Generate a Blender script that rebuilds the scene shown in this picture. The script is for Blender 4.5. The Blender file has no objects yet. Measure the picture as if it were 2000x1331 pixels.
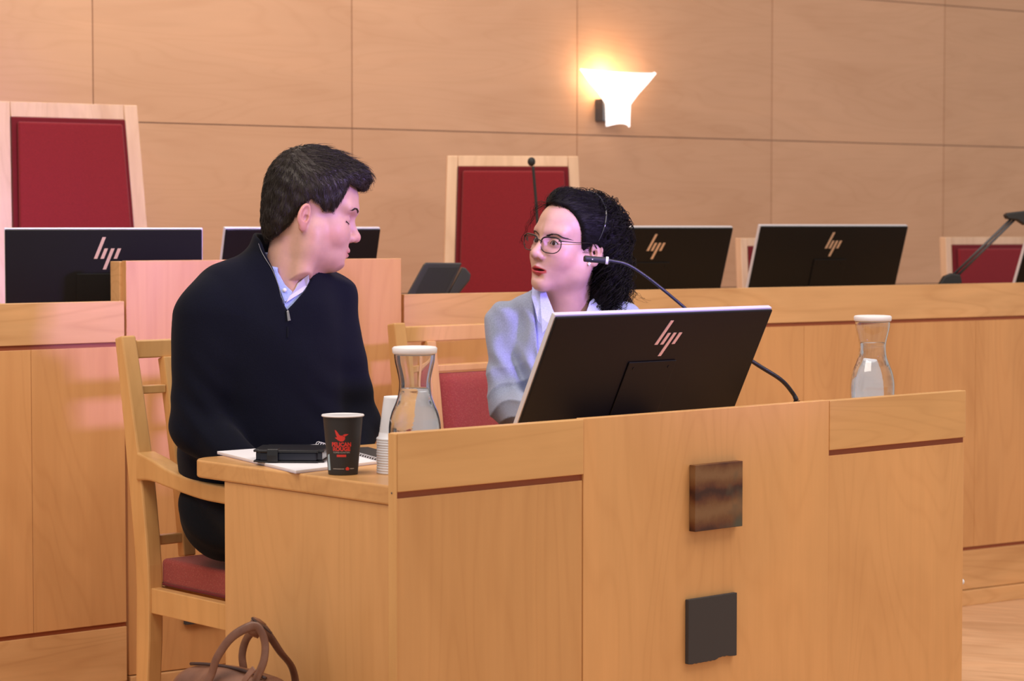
import bpy, bmesh, math, random
import numpy as np
from mathutils import Vector, Matrix, Euler
random.seed(7); rng = np.random.default_rng(7)
SC = bpy.context.scene
COL = SC.collection
PI = math.pi
# ------------------------------------------------------------------ camera
HC = 1.18                      # lens height
FPX = 4500.0                   # focal length in pixels of the 2000 px frame
PITCH = math.atan(220.5 / FPX)
cd = bpy.data.cameras.new('camera'); cam = bpy.data.objects.new('camera', cd); COL.objects.link(cam)
cam.location = (0, 0, HC); cam.rotation_euler = (PI/2 - PITCH, 0, 0)
cd.sensor_width = 36; cd.lens = FPX / 2000 * 36; cd.clip_start = .1; cd.clip_end = 60
cd.dof.use_dof = True; cd.dof.focus_distance = 4.62; cd.dof.aperture_fstop = 7.1
SC.camera = cam
# ------------------------------------------------------------------ light and exposure
SC.view_settings.view_transform = 'Standard'; SC.view_settings.look = 'None'
SC.view_settings.gamma = 1; SC.view_settings.exposure = 0.08
w = bpy.data.worlds.new('world'); SC.world = w; w.use_nodes = True
w.node_tree.nodes['Background'].inputs[0].default_value = (1.0, .93, .88, 1)
w.node_tree.nodes['Background'].inputs[1].default_value = .46
def area(name, loc, target, size, power, color, sy=None):
    l = bpy.data.lights.new(name, 'AREA'); l.energy = power; l.color = color; l.size = size
    if sy: l.shape = 'RECTANGLE'; l.size_y = sy
    o = bpy.data.objects.new(name, l); COL.objects.link(o); o.location = loc
    o.rotation_euler = (Vector(target) - Vector(loc)).to_track_quat('-Z', 'Y').to_euler()
    return o
area('ceiling_panel_light', (-1.2, 3.2, 3.5), (-.6, 5.0, .8), 2.6, 72, (1.0, .87, .74), 1.4)
area('ceiling_panel_light', (2.2, 4.2, 3.5), (1.0, 6.4, .8), 2.6, 66, (1.0, .86, .74), 1.4)
area('ceiling_panel_light', (-.6, 7.0, 3.4), (-.6, 7.4, 0), 1.6, 26, (1.0, .87, .78), 1.0)
area('violet_beam_light', (2.6, 2.6, 1.95), (.0, 4.95, 1.30), .3, 4.3, (.42, .28, 1.0), .2).data.spread = math.radians(24)  # added narrow violet beam aimed at the two figures; its source is unseen

def P(px, py, Y):
    """world point seen at photo pixel (px,py) at distance Y"""
    v = 665.5 - py
    dy = FPX*math.cos(PITCH) + v*math.sin(PITCH); dz = -FPX*math.sin(PITCH) + v*math.cos(PITCH)
    return Vector(((px-1000)*Y/dy, Y, HC + dz*Y/dy))
class Frame:
    def __init__(s, X, Y, deg):
        s.o = Vector((X, Y)); s.a = math.radians(deg)
        s.u = Vector((math.cos(s.a), math.sin(s.a))); s.v = Vector((-math.sin(s.a), math.cos(s.a)))
    def st(s, px, py, off=0):
        """(along, height) on the vertical plane at local y=off"""
        r = P(px, py, 1.0) - Vector((0, 0, HC)); n = s.v
        t = (s.o.dot(n) + off) / (r.x*n.x + r.y*n.y)
        q = r * t
        return (Vector((q.x, q.y)) - s.o).dot(s.u), HC + q.z
    def loc(s, a, b, z=0):
        q = s.o + s.u*a + s.v*b; return Vector((q.x, q.y, z))
# ------------------------------------------------------------------ materials
MATS = {}
def mat(name, col, rough=.5, metal=0, spec=.5, **kw):
    if name in MATS: return MATS[name]
    m = bpy.data.materials.new(name); m.use_nodes = True
    b = m.node_tree.nodes['Principled BSDF']
    b.inputs['Base Color'].default_value = (*col, 1); b.inputs['Roughness'].default_value = rough
    b.inputs['Metallic'].default_value = metal; b.inputs['Specular IOR Level'].default_value = spec
    for k, v in kw.items(): b.inputs[k.replace('_', ' ')].default_value = v
    MATS[name] = m; return m
def N(m, t, **kw):
    n = m.node_tree.nodes.new(t)
    for k, v in kw.items(): setattr(n, k, v)
    return n
def L(m, a, b): m.node_tree.links.new(a, b)
def ramp(m, fac, stops):
    r = N(m, 'ShaderNodeValToRGB'); e = r.color_ramp.elements
    while len(e) < len(stops): e.new(.5)
    for el, (p, c) in zip(e, stops): el.position = p; el.color = (*c, 1)
    L(m, fac, r.inputs[0]); return r.outputs[0]
def mixc(m, a, b, fac, mode='MIX'):
    x = N(m, 'ShaderNodeMix', data_type='RGBA', blend_type=mode)
    for s, v in ((6, a), (7, b), (0, fac)):
        if hasattr(v, 'links'): L(m, v, x.inputs[s])
        elif s == 0: x.inputs[0].default_value = v
        else: x.inputs[s].default_value = (*v, 1)
    return x.outputs[2]
def noise(m, scale, stretch=(1, 1, 1), detail=4, rough=.55, coords='Object', dist=0):
    tc = N(m, 'ShaderNodeTexCoord'); mp = N(m, 'ShaderNodeMapping'); mp.inputs['Scale'].default_value = stretch
    L(m, tc.outputs[coords], mp.inputs[0]); n = N(m, 'ShaderNodeTexNoise')
    n.inputs['Scale'].default_value = scale; n.inputs['Detail'].default_value = detail
    n.inputs['Roughness'].default_value = rough; n.inputs['Distortion'].default_value = dist
    L(m, mp.outputs[0], n.inputs['Vector']); return n.outputs['Fac']
def bump(m, h, strength, dist=.002):
    b = N(m, 'ShaderNodeBump'); b.inputs['Strength'].default_value = strength; b.inputs['Distance'].default_value = dist
    L(m, h, b.inputs['Height']); L(m, b.outputs[0], m.node_tree.nodes['Principled BSDF'].inputs['Normal'])
def wood(name, base, grain='z', rough=.34, contrast=.055, figure=.08, island=False, spec=.45):
    if name in MATS: return MATS[name]
    m = mat(name, base, rough, 0, spec); bs = m.node_tree.nodes['Principled BSDF']
    st = {'z': (16, 16, 1.0), 'x': (1.0, 16, 16), 'y': (16, 1.0, 16)}[grain]
    b = Vector(base)
    hi = tuple(min(1, c*(1+contrast)) for c in b); lo = (b[0]*(1-contrast), b[1]*(1-contrast*1.3), b[2]*(1-contrast*1.7))
    c1 = ramp(m, noise(m, 3.2, st, 6, .6), [(.25, lo), (.75, hi)])
    fg = noise(m, 2.1, (1.6, 1.6, .55) if grain == 'z' else (.55, 1.6, 1.6), 3, .5, dist=1.6)
    c2 = ramp(m, fg, [(.30, (1-figure*1.3, 1-figure*1.8, 1-figure*2.3)), (.52, (1, 1, 1)), (.75, (1+figure, 1+figure*.8, 1+figure*.6))])
    c = mixc(m, c1, c2, 1.0, 'MULTIPLY')
    ln = noise(m, 1.5, {'z': (3.0, 3.0, .55), 'x': (.55, 3.0, 4.5), 'y': (3.0, .55, 3.0)}[grain], 1.5, .4, dist=.5)
    mm = N(m, 'ShaderNodeMath', operation='MULTIPLY'); L(m, ln, mm.inputs[0]); mm.inputs[1].default_value = 16
    fr = N(m, 'ShaderNodeMath', operation='FRACT'); L(m, mm.outputs[0], fr.inputs[0])
    k_ = figure*.9
    c4 = ramp(m, fr.outputs[0], [(0, (1-k_*.7, 1-k_, 1-k_*1.3)), (.22, (1, 1, 1)), (.8, (1.0, 1.0, 1.0)), (1, (1-k_*.7, 1-k_, 1-k_*1.3))])
    c = mixc(m, c, c4, 1.0, 'MULTIPLY')
    if island:
        g = N(m, 'ShaderNodeNewGeometry'); rnd = g.outputs['Random Per Island']
    else:
        g = N(m, 'ShaderNodeObjectInfo'); rnd = g.outputs['Random']
    c3 = ramp(m, rnd, [(0, (.93, .91, .88)), (1, (1.05, 1.04, 1.03))])
    c = mixc(m, c, c3, 1.0, 'MULTIPLY')
    L(m, c, bs.inputs['Base Color'])
    bump(m, noise(m, 9, st, 3), .05, .0006)
    return m
WOOD_DESK = wood('maple_vertical', (.70, .385, .155), contrast=.04, figure=.06)
WOOD_DESKH = wood('maple_horizontal', (.71, .41, .165), 'x', contrast=.04)
WOOD_TOP = wood('maple_worktop', (.68, .375, .148), 'x', .28)
WOOD_BENCH = wood('maple_bench', (.68, .36, .148), contrast=.04, figure=.07)
WOOD_BENCHH = wood('maple_bench_horizontal', (.71, .415, .19), 'x', contrast=.06, figure=.12)
WOOD_WALL = wood('birch_wall_panel', (.69, .41, .255), 'x', .42, .02, .05, island=True)
WOOD_CHAIR = wood('beech_chair', (.70, .40, .155), 'z', .38, .04)
WOOD_PALE = wood('pale_beech', (.80, .55, .36), 'z', .45, .07)
WOOD_FLOOR = wood('oak_floor', (.74, .47, .29), 'x', .4, .16, .12, island=True)
REVEAL = mat('red_brown_reveal', (.30, .075, .025), .5)
SEAM = mat('seam_backing', (.26, .16, .13), .5)
BLACK = mat('black_plastic', (.005, .0045, .0045), .42, 0, .3)
BLACKR = mat('rough_black_plastic', (.014, .014, .015), .6)
SILVER = mat('silver_rim', (.74, .72, .77), .35, .25)
COPPER = mat('copper_logo', (.85, .60, .42), .3, .5)
GREYM = mat('grey_metal', (.10, .10, .11), .5, .4)
CHROME = mat('chrome', (.7, .7, .72), .15, 1)
WHITEP = mat('white_plastic', (.82, .80, .84), .4)
PAPER = mat('white_paper', (.80, .78, .84), .7)
def glassmat(name, col, ior, rough=0):
    m = bpy.data.materials.new(name); m.use_nodes = True; m.node_tree.nodes.clear()
    g = N(m, 'ShaderNodeBsdfGlass'); g.inputs[0].default_value = (*col, 1); g.inputs['IOR'].default_value = ior; g.inputs['Roughness'].default_value = rough
    o = N(m, 'ShaderNodeOutputMaterial'); L(m, g.outputs[0], o.inputs[0]); return m
GLASS = glassmat('clear_glass', (.97, .98, .99), 1.45)
WATER = glassmat('water', (.985, .99, 1.0), 1.333)
def fabric(name, col, dot=None, rough=.9, scale=900, sheen=.2, wv=.3):
    if name in MATS: return MATS[name]
    m = mat(name, col, rough, 0, .15); b = m.node_tree.nodes['Principled BSDF']
    b.inputs['Sheen Weight'].default_value = sheen
    n = noise(m, scale*.4, (1, 1, 1), 2)
    c = ramp(m, n, [(.3, tuple(x*.88 for x in col)), (.7, tuple(min(1, x*1.12) for x in col))])
    if dot:
        tc = N(m, 'ShaderNodeTexCoord'); v = N(m, 'ShaderNodeTexVoronoi'); v.inputs['Scale'].default_value = 280
        v.inputs['Randomness'].default_value = 1
        L(m, tc.outputs['Object'], v.inputs['Vector'])
        f = ramp(m, v.outputs['Distance'], [(.17, (1, 1, 1)), (.24, (0, 0, 0))])
        c = mixc(m, c, dot, f)
    L(m, c, b.inputs['Base Color']); bump(m, n, wv, .001); return m
RED = fabric('red_upholstery', (.235, .014, .018), rough=.8)
REDD = fabric('dark_red_piping', (.16, .008, .012), rough=.8)
REDDOT = fabric('speckled_red_fabric', (.31, .050, .042), (.44, .15, .10), rough=.75)
# ------------------------------------------------------------------ object helpers
def link(o, parent=None):
    COL.objects.link(o)
    if parent is not None: o.parent = parent
    return o
def tag(o, label, cat=None, group=None, kind=None):
    if label: o['label'] = label
    if cat: o['category'] = cat
    if group: o['group'] = group
    if kind: o['kind'] = kind
    return o
def empty(name, loc, rotz=0, label=None, cat=None, group=None):
    o = bpy.data.objects.new(name, None); o.empty_display_size = .05
    COL.objects.link(o); o.location = loc; o.rotation_euler = (0, 0, rotz)
    return tag(o, label, cat, group)
def obj(name, bm, m, parent=None, smooth=False, bevel=0, seg=2):
    me = bpy.data.meshes.new(name)
    bmesh.ops.recalc_face_normals(bm, faces=bm.faces[:])
    bm.to_mesh(me); bm.free()
    for mm in (m if isinstance(m, (list, tuple)) else [m]): me.materials.append(mm)
    o = link(bpy.data.objects.new(name, me), parent)
    if smooth:
        for p in me.polygons: p.use_smooth = True
    if bevel:
        b = o.modifiers.new('bevel', 'BEVEL'); b.width = bevel; b.segments = seg; b.limit_method = 'ANGLE'; b.angle_limit = math.radians(40)
    return o
def arrmesh(name, V, F, m, parent=None, smooth=True):
    me = bpy.data.meshes.new(name); V = np.asarray(V, dtype=np.float32); F = np.asarray(F, dtype=np.int32)
    me.vertices.add(len(V)); me.vertices.foreach_set('co', V.ravel())
    k = F.shape[1]; me.loops.add(F.size); me.loops.foreach_set('vertex_index', F.ravel())
    me.polygons.add(len(F)); me.polygons.foreach_set('loop_start', np.arange(0, F.size, k, dtype=np.int32))
    try: me.polygons.foreach_set('loop_total', np.full(len(F), k, dtype=np.int32))
    except Exception: pass
    me.update(calc_edges=True); me.validate()
    if smooth: me.polygons.foreach_set('use_smooth', np.ones(len(me.polygons), dtype=bool))
    for mm in (m if isinstance(m, (list, tuple)) else [m]): me.materials.append(mm)
    return link(bpy.data.objects.new(name, me), parent)
def bx(bm, x0, x1, y0, y1, z0, z1, mi=0):
    r = bmesh.ops.create_cube(bm, size=1)
    for v in r['verts']:
        v.co = Vector(((x0+x1)/2 + v.co.x*(x1-x0), (y0+y1)/2 + v.co.y*(y1-y0), (z0+z1)/2 + v.co.z*(z1-z0)))
    for f in {f for v in r['verts'] for f in v.link_faces}: f.material_index = mi
    return r['verts']
def box(name, x0, x1, y0, y1, z0, z1, m, parent=None, bevel=.002):
    bm = bmesh.new(); bx(bm, x0, x1, y0, y1, z0, z1); return obj(name, bm, m, parent, bevel=bevel)
def prism(bm, pts, a, b, axis='x'):
    """extrude a 2-D polygon from a to b along axis; pts are the other two coords in xyz order"""
    def mk(p, t): return {'x': (t, p[0], p[1]), 'y': (p[0], t, p[1]), 'z': (p[0], p[1], t)}[axis]
    A = [bm.verts.new(mk(p, a)) for p in pts]; B = [bm.verts.new(mk(p, b)) for p in pts]
    bm.faces.new(A); bm.faces.new(B[::-1]); n = len(pts)
    for i in range(n): bm.faces.new((A[i], B[i], B[(i+1) % n], A[(i+1) % n]))
def lathe(bm, prof, n=48, c=(0, 0, 0), close=False):
    rings = []
    for r, z in prof:
        if r < 1e-6: rings.append([bm.verts.new((c[0], c[1], c[2]+z))])
        else: rings.append([bm.verts.new((c[0]+r*math.cos(2*PI*i/n), c[1]+r*math.sin(2*PI*i/n), c[2]+z)) for i in range(n)])
    for A, B in zip(rings, rings[1:] + ([rings[0]] if close else [])):
        for i in range(n):
            j = (i+1) % n
            if len(A) == 1 and len(B) == 1: continue
            if len(A) == 1: bm.faces.new((A[0], B[i], B[j]))
            elif len(B) == 1: bm.faces.new((A[i], B[0], A[j]))
            else: bm.faces.new((A[i], B[i], B[j], A[j]))
def smooth_path(pts, n=8):
    pts = [Vector(p) for p in pts]; q = [pts[0]*2-pts[1]] + pts + [pts[-1]*2-pts[-2]]; out = []
    for i in range(1, len(q)-2):
        p0, p1, p2, p3 = q[i-1:i+3]
        for k in range(n):
            t = k/n
            out.append(.5*((2*p1)+(p2-p0)*t+(2*p0-5*p1+4*p2-p3)*t*t+(-p0+3*p1-3*p2+p3)*t**3))
    out.append(pts[-1]); return out
def tube(bm, pts, r, n=10, sx=1, sy=1, up=(0, 0, 1), closed=False, cap=True):
    """tube along pts; r a number or list; sx, sy squash the section"""
    pts = [Vector(p) for p in pts]; m = len(pts); rings = []
    R = r if isinstance(r, (list, tuple)) else [r]*m; U = Vector(up)
    for i, p in enumerate(pts):
        if closed: t = pts[(i+1) % m] - pts[i-1]
        else: t = pts[min(i+1, m-1)] - pts[max(i-1, 0)]
        t.normalize(); s = t.cross(U)
        if s.length < 1e-4: s = t.cross(Vector((1, 0, 0)))
        s.normalize(); b = s.cross(t).normalized()
        rings.append([bm.verts.new(p + s*math.cos(2*PI*k/n)*R[i]*sx + b*math.sin(2*PI*k/n)*R[i]*sy) for k in range(n)])
    for i in range(m if closed else m-1):
        A, B = rings[i], rings[(i+1) % m]
        for k in range(n): bm.faces.new((A[k], A[(k+1) % n], B[(k+1) % n], B[k]))
    if cap and not closed:
        bm.faces.new(rings[0][::-1]); bm.faces.new(rings[-1])
def ribbon_box(bm, path, w, h, up=(0, 0, 1)):
    """rectangular section bar along a path: w across, h along up-ish"""
    pts = [Vector(p) for p in path]; m = len(pts); rings = []; U = Vector(up)
    W = w if isinstance(w, (list, tuple)) else [w]*m; H = h if isinstance(h, (list, tuple)) else [h]*m
    for i, p in enumerate(pts):
        t = (pts[min(i+1, m-1)] - pts[max(i-1, 0)]).normalized(); s = t.cross(U).normalized(); b = s.cross(t).normalized()
        rings.append([bm.verts.new(p + s*a*W[i]/2 + b*c*H[i]/2) for a, c in ((-1, -1), (1, -1), (1, 1), (-1, 1))])
    for A, B in zip(rings, rings[1:]):
        for k in range(4): bm.faces.new((A[k], A[(k+1) % 4], B[(k+1) % 4], B[k]))
    bm.faces.new(rings[0][::-1]); bm.faces.new(rings[-1])
def duptree(o, parent=None):
    c = o.copy(); COL.objects.link(c)
    if parent is not None: c.parent = parent
    for ch in list(o.children): duptree(ch, c)
    return c
def local(o_world, loc, rotz):
    return Matrix.Rotation(-rotz, 4, 'Z') @ (Vector(o_world) - Vector(loc))

# ================================================================== setting
WF = Frame(0, 8.47, 34.8)              # back wall
def wall():
    seam_z = [-.25, .37, .945, 1.527, 2.113, 2.70, 3.4]
    cols_all = [WF.st(px, 300)[0] for px in (-1150, -640, -330, 183, 688, 1127, 1507, 1843, 2230, 2700)]; cols_all += [cols_all[-1]+1.2, cols_all[-1]+2.4]
    bm = bmesh.new(); g = .0035
    for zi in range(len(seam_z)-1):
        for a, b in zip(cols_all, cols_all[1:]):
            bx(bm, a+g/2, b-g/2, 0, .018, seam_z[zi]+g/2, seam_z[zi+1]-g/2, 0)
    bx(bm, cols_all[0], cols_all[-1], .006, .15, -.25, 3.4, 1)
    o = obj('wall_back', bm, [WOOD_WALL, SEAM]); o.location = WF.loc(0, 0); o.rotation_euler.z = WF.a
    tag(o, 'birch veneer panelled back wall with narrow seams', kind='structure')
wall()
bm = bmesh.new()
random.seed(3)
for i in range(-26, 26):               # floor planks, each its own island
    y0 = i*.13; x = -6 + random.random()*1.2
    while x < 7:
        ln = .9+random.random()*.9
        bx(bm, x, x+ln-.0015, y0, y0+.1285, -.02, 0); x += ln
fl = obj('floor', bm, WOOD_FLOOR); fl.location = (0, 5.6, 0); fl.rotation_euler.z = math.radians(-22)
tag(fl, 'light wooden plank floor', kind='structure')

# ================================================================== judges' benches
BR = Frame(-.2827, 6.0, 34.1)          # right bench, local x runs to the right and away
BLF = Frame(-.924, 5.5, 39.0)          # left bench
BP = Frame(-.90, 5.53, 34.5)           # pulpit between them
ZB = 1.006
pod = box('floor_platform', -2.4, 4.2, .02, 2.6, 0, .15, WOOD_FLOOR, bevel=0)
pod.location = BR.loc(0, 0); pod.rotation_euler.z = BR.a; tag(pod, 'raised platform behind the benches', kind='structure')
def bench(fr, name, x0, x1, label, zs, ztop, zf, seams, plinth):
    e = empty(name, fr.loc(0, 0), fr.a, label, 'bench')
    box('fascia_board', x0, x1, 0, .024, zf, ztop, WOOD_BENCHH, e, .0015)
    box('reveal_strip', x0, x1, .006, .02, zf-.011, zf, REVEAL, e, 0)
    xs = [x0] + seams + [x1]
    for a, b in zip(xs, xs[1:]):
        box('front_panel', a+.0005, b-.0005, .001, .022, zs+.011, zf-.011, WOOD_BENCH, e, .0008)
    box('reveal_strip', x0, x1, .006, .02, zs, zs+.011, REVEAL, e, 0)
    box('lower_board', x0, x1, .001, .022, plinth, zs, WOOD_BENCHH, e, .001)
    box('plinth', x0, x1, -.012, .02, 0, plinth-.002, WOOD_BENCHH, e, .002)
    box('worktop', x0, x1, .024, .58, .86, .89, WOOD_TOP, e, .002)
    box('side_panel', x0 if x0 < -1 else x1-.02, (x0 if x0 < -1 else x1-.02)+.02, .024, .55, .15, .86, WOOD_BENCH, e, .001)
    return e
xr_end = 3.4
bench(BR, 'judges_bench', BR.st(789, 600)[0], xr_end, "long judges' bench of maple panels behind the seated woman", .172, ZB, .902,
      [BR.st(1172, 800)[0], BR.st(1570, 800)[0], BR.st(1905, 800)[0]], .05)
xl = BLF.st(243, 620)[0]
bench(BLF, 'judges_bench', -1.5, xl, "short judges' bench at the left edge, ending at the tall panel behind the man", .222, 1.005, .907,
      [BLF.st(62, 800)[0]], .09)
e = empty('pulpit', BP.loc(0, 0), BP.a, 'tall plain maple witness panel rising between the two benches, behind the man', 'pulpit')
p0, p1 = BP.st(246, 560)[0], BP.st(784, 560)[0]
box('front_panel', p0, p1, .0, .022, .1, 1.101, WOOD_BENCH, e, .0015)
box('side_panel', p0-.006, p0+.016, .0225, .075, .0, 1.099, WOOD_BENCHH, e, .0015)
box('side_panel', p1-.022, p1, .0225, .075, .0, 1.099, WOOD_BENCHH, e, .0015)
box('plinth', p0, p1, -.01, .022, 0, .098, WOOD_BENCHH, e, .002)
box('worktop', p0+.017, p1-.023, .0225, .55, .86, .89, WOOD_TOP, e, .002)
s0, z0 = BP.st(394, 1213)
SLATE = mat('dark_slate', (.048, .042, .043), .8)
box('slate_tile', s0-.05, s0+.05, -.014, -.0005, z0-.004, z0+.1, SLATE, e, .001)

# ================================================================== wall lamp
def sconce():
    s, z = WF.st(1199, 190); Z0 = WF.st(1199, 244)[1]; Z1 = WF.st(1199, 146)[1]
    s -= .03
    e = empty('wall_lamp', WF.loc(s, 0, Z0), WF.a, 'lit white flared glass wall lamp on a grey bracket, high on the panelled wall', 'lamp')
    H = Z1 - Z0
    em = bpy.data.materials.new('lit_opal_glass'); em.use_nodes = True
    b = em.node_tree.nodes['Principled BSDF']; b.inputs['Base Color'].default_value = (.9, .9, .9, 1)
    b.inputs['Emission Color'].default_value = (1, .93, .90, 1); b.inputs['Emission Strength'].default_value = 1.6
    n, V, F = 28, [], []
    prof = [(0, .050, .040), (.2, .051, .042), (.40, .053, .045), (.46, .062, .055), (.62, .088, .080), (.82, .130, .10), (1.0, .172, .12)]
    bm = bmesh.new(); rings = []
    for t, hw, dp in prof:
        ring = []
        for k in range(n+1):
            a = PI*k/n; cx = math.cos(a); sy = math.sin(a)
            lift = .012*(1-sy) if t > .9 else (.0 if t > .1 else -.010*(abs(cx)**2))
            ring.append(bm.verts.new((hw*cx, -.062 - dp*sy*.55, t*H+lift)))
        rings.append(ring)
    for A, B in zip(rings, rings[1:]):
        for k in range(n): bm.faces.new((A[k], A[k+1], B[k+1], B[k]))
    o = obj('lamp_shade', bm, em, e, smooth=True)
    sm = o.modifiers.new('solid', 'SOLIDIFY'); sm.thickness = .005
    box('bracket', -.06, .035, -.05, -.0005, H*.05, H*.5, GREYM, e, .003)
    bm = bmesh.new(); lathe(bm, [(0, .06), (.012, .055), (.014, .03), (.009, 0), (0, 0)], 16, (0, -.055, H*.52))
    bu = bpy.data.materials.new('bulb'); bu.use_nodes = True; b = bu.node_tree.nodes['Principled BSDF']
    b.inputs['Emission Color'].default_value = (1, .75, .42, 1); b.inputs['Emission Strength'].default_value = 12
    obj('bulb', bm, bu, e, smooth=True)
    l = bpy.data.lights.new('lamp_light', 'POINT'); l.energy = 1.3; l.color = (1, .62, .28); l.shadow_soft_size = .02
    lo = bpy.data.objects.new('lamp_light', l); COL.objects.link(lo); lo.location = WF.loc(s-.03, -.05, Z0+H*.93)
sconce()

# ================================================================== big red chairs behind the bench
def upholstered_chair(cx, cy, rotz, wt, wb, ztop, zbot, lean, label, fw=.045, seat=True, group='red upholstered chairs behind the bench'):
    e = empty('bench_chair', (cx, cy, .15), rotz, label, 'chair', group)
    zt, zb = ztop-.15, zbot-.15; H = zt-zb
    def q(x, z, off=0): return (x, lean*(z-zb)/H + off, z)
    def quad(bm, pts, y0, y1):
        A = [bm.verts.new(q(x, z, y0)) for x, z in pts]; B = [bm.verts.new(q(x, z, y1)) for x, z in pts]
        bm.faces.new(A); bm.faces.new(B[::-1])
        for i in range(len(A)): bm.faces.new((A[i], B[i], B[(i+1) % len(A)], A[(i+1) % len(A)]))
    for s in (-1, 1):
        bm = bmesh.new(); quad(bm, [(s*wt/2, zt), (s*(wt/2-fw), zt), (s*(wb/2-fw), zb), (s*wb/2, zb)], 0, .035)
        obj('side_rail', bm, WOOD_PALE, e, bevel=.003)
    bm = bmesh.new(); quad(bm, [(-wt/2+fw, zt), (wt/2-fw, zt), (wt/2-fw, zt-fw), (-wt/2+fw, zt-fw)], 0.0005, .0345)
    obj('top_rail', bm, WOOD_PALE, e, bevel=.002)
    k = .006
    a, b = wt/2-fw, wb/2-fw; zt2 = zt-fw
    bm = bmesh.new(); quad(bm, [(-a, zt2), (a, zt2), (b, zb), (-b, zb)], -.008, .03)
    bk = obj('backrest', bm, REDD, e, bevel=.003)
    bm = bmesh.new(); m_ = .014; quad(bm, [(-a+m_, zt2-m_), (a-m_, zt2-m_), (b-m_, zb+.002), (-b+m_, zb+.002)], -.022, -.0085)
    obj('cushion', bm, RED, bk, bevel=.01, seg=4)
    sz = .45
    bm = bmesh.new(); bx(bm, -wb/2, wb/2, -.50, .0, sz-.08, sz); obj('seat', bm, RED, e, bevel=.02, seg=3)
    for x in (-1, 1):
        for y, h in ((-.46, sz-.081), (.017, zb-.001)):
            bm = bmesh.new(); bx(bm, x*(wb/2-.03)-.02, x*(wb/2-.03)+.02, y-.017, y+.017, 0, h); obj('leg', bm, WOOD_PALE, e, bevel=.003)
    return e
def at(px, py, Y): p = P(px, py, Y); return p
# tall chair at the left
c = P(160, 445, 6.75); upholstered_chair(c.x, c.y, math.radians(33), .445, .505, P(137, 201, 6.82).z, .62, .10, 'tall red upholstered chair with pale frame at the upper left')
c = P(1006, 445, 7.30); upholstered_chair(c.x, c.y, math.radians(6), .42, .475, P(1000, 305, 7.38).z, .62, .06, 'tall red upholstered chair with pale frame directly behind the seated woman', .034)
c = P(1980, 500, 8.4); upholstered_chair(c.x, c.y, math.radians(30), .56, .58, P(1960, 463, 8.45).z, .62, .05, 'low-backed red chair at the right edge, behind the desk lamp', .028)
c = P(1578, 500, 8.0); upholstered_chair(c.x, c.y, math.radians(30), .50, .52, P(1570, 465, 8.05).z, .62, .05, 'low-backed chair mostly hidden by the rightmost full monitor', .028)

# ================================================================== monitors
def logo_bm(s, y=0, t=.001):
    """slanted bar letters, s = overall height"""
    bm = bmesh.new(); w = .105*s; sl = .40
    def bar(x, z0, z1):
        pts = [(x+z0*sl*s, z0*s), (x+z0*sl*s+w, z0*s), (x+z1*sl*s+w, z1*s), (x+z1*sl*s, z1*s)]
        prism(bm, pts, y, y-t, 'y')
    bar(-.33*s, -.17, .50); bar(-.13*s, -.17, .15); bar(.07*s, -.50, .15); bar(.27*s, -.17, .15)
    # small joins that close the two letters
    return bm
def monitor(loc, rotz, tilt, W, H, top_z, base_z, label, group='monitors on the benches', logo_x=.0, logo_d=.062, lsize=.08):
    """loc = xy of the top edge centre on the back; stands on base_z"""
    e = empty('computer_monitor', (loc[0], loc[1], base_z), rotz, label, 'monitor', group)
    T = Matrix.Translation((0, 0, top_z-base_z)) @ Matrix.Rotation(tilt, 4, 'X')
    def put(name, bm, m, par=e, **k):
        bmesh.ops.transform(bm, matrix=T, verts=bm.verts[:]); return obj(name, bm, m, par, **k)
    bm = bmesh.new(); bx(bm, -W/2, W/2, .006, .017, -H, 0); put('rim', bm, SILVER, bevel=.002)
    bm = bmesh.new(); m_ = .0015
    bx(bm, -W/2+m_, W/2-m_, 0, .0058, -H+m_, -.003)
    bk = put('back_cover', bm, BLACK, bevel=.003)
    bm = bmesh.new()
    lg = logo_bm(lsize, -.0003, .0012); bmesh.ops.translate(lg, verts=lg.verts[:], vec=(logo_x, 0, -logo_d)); bm.free()
    lo = put('logo', lg, COPPER, bk); lo['label'] = 'copper coloured slanted bar emblem'
    # recessed plate
    bm = bmesh.new(); pw, pt = .135, -.112
    pb = max(-H+.02, pt-.14)
    bx(bm, -pw/2, pw/2, -.0035, -.0004, pb, pt); put('mount_plate', bm, BLACK, bk, bevel=.006, seg=3)
    bm = bmesh.new()
    for sx in (-1, 1):
        bm = bmesh.new(); r = bmesh.ops.create_cone(bm, cap_ends=True, segments=12, radius1=.003, radius2=.003, depth=.001)
        bmesh.ops.rotate(bm, verts=r['verts'], matrix=Matrix.Rotation(PI/2, 3, 'X'))
        bmesh.ops.translate(bm, verts=r['verts'], vec=(sx*.05, -.004, pt-.014))
        put('screw', bm, BLACK, bk)
    scr = mat('lit_screen', (.02, .02, .03), .3); b = scr.node_tree.nodes['Principled BSDF']
    b.inputs['Emission Color'].default_value = (.45, .52, 1, 1); b.inputs['Emission Strength'].default_value = .9
    bm = bmesh.new(); bx(bm, -W/2+.006, W/2-.006, .0171, .0176, -H+.012, -.006); put('screen', bm, scr, e)
    # stand
    c = T @ Vector((0, .022, pb+.012)); bm = bmesh.new()
    tube(bm, [c+Vector((0, -.022, -.012)), c+Vector((0, -.024, -.02)), (0, c.y-.026, .02), (0, c.y-.02, .006)], .018, 12, sx=1, sy=.5, up=(0, 1, 0))
    obj('stand', bm, BLACKR, e, smooth=True)
    bm = bmesh.new(); bx(bm, -.11, .11, c.y-.10, c.y+.09, 0, .010); obj('base', bm, BLACKR, e, bevel=.003)
    return e
DF = Frame(-.1967, 3.90, 41.5)         # front desk frame
ZT = .74                                # worktop height
MW = .60
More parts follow.
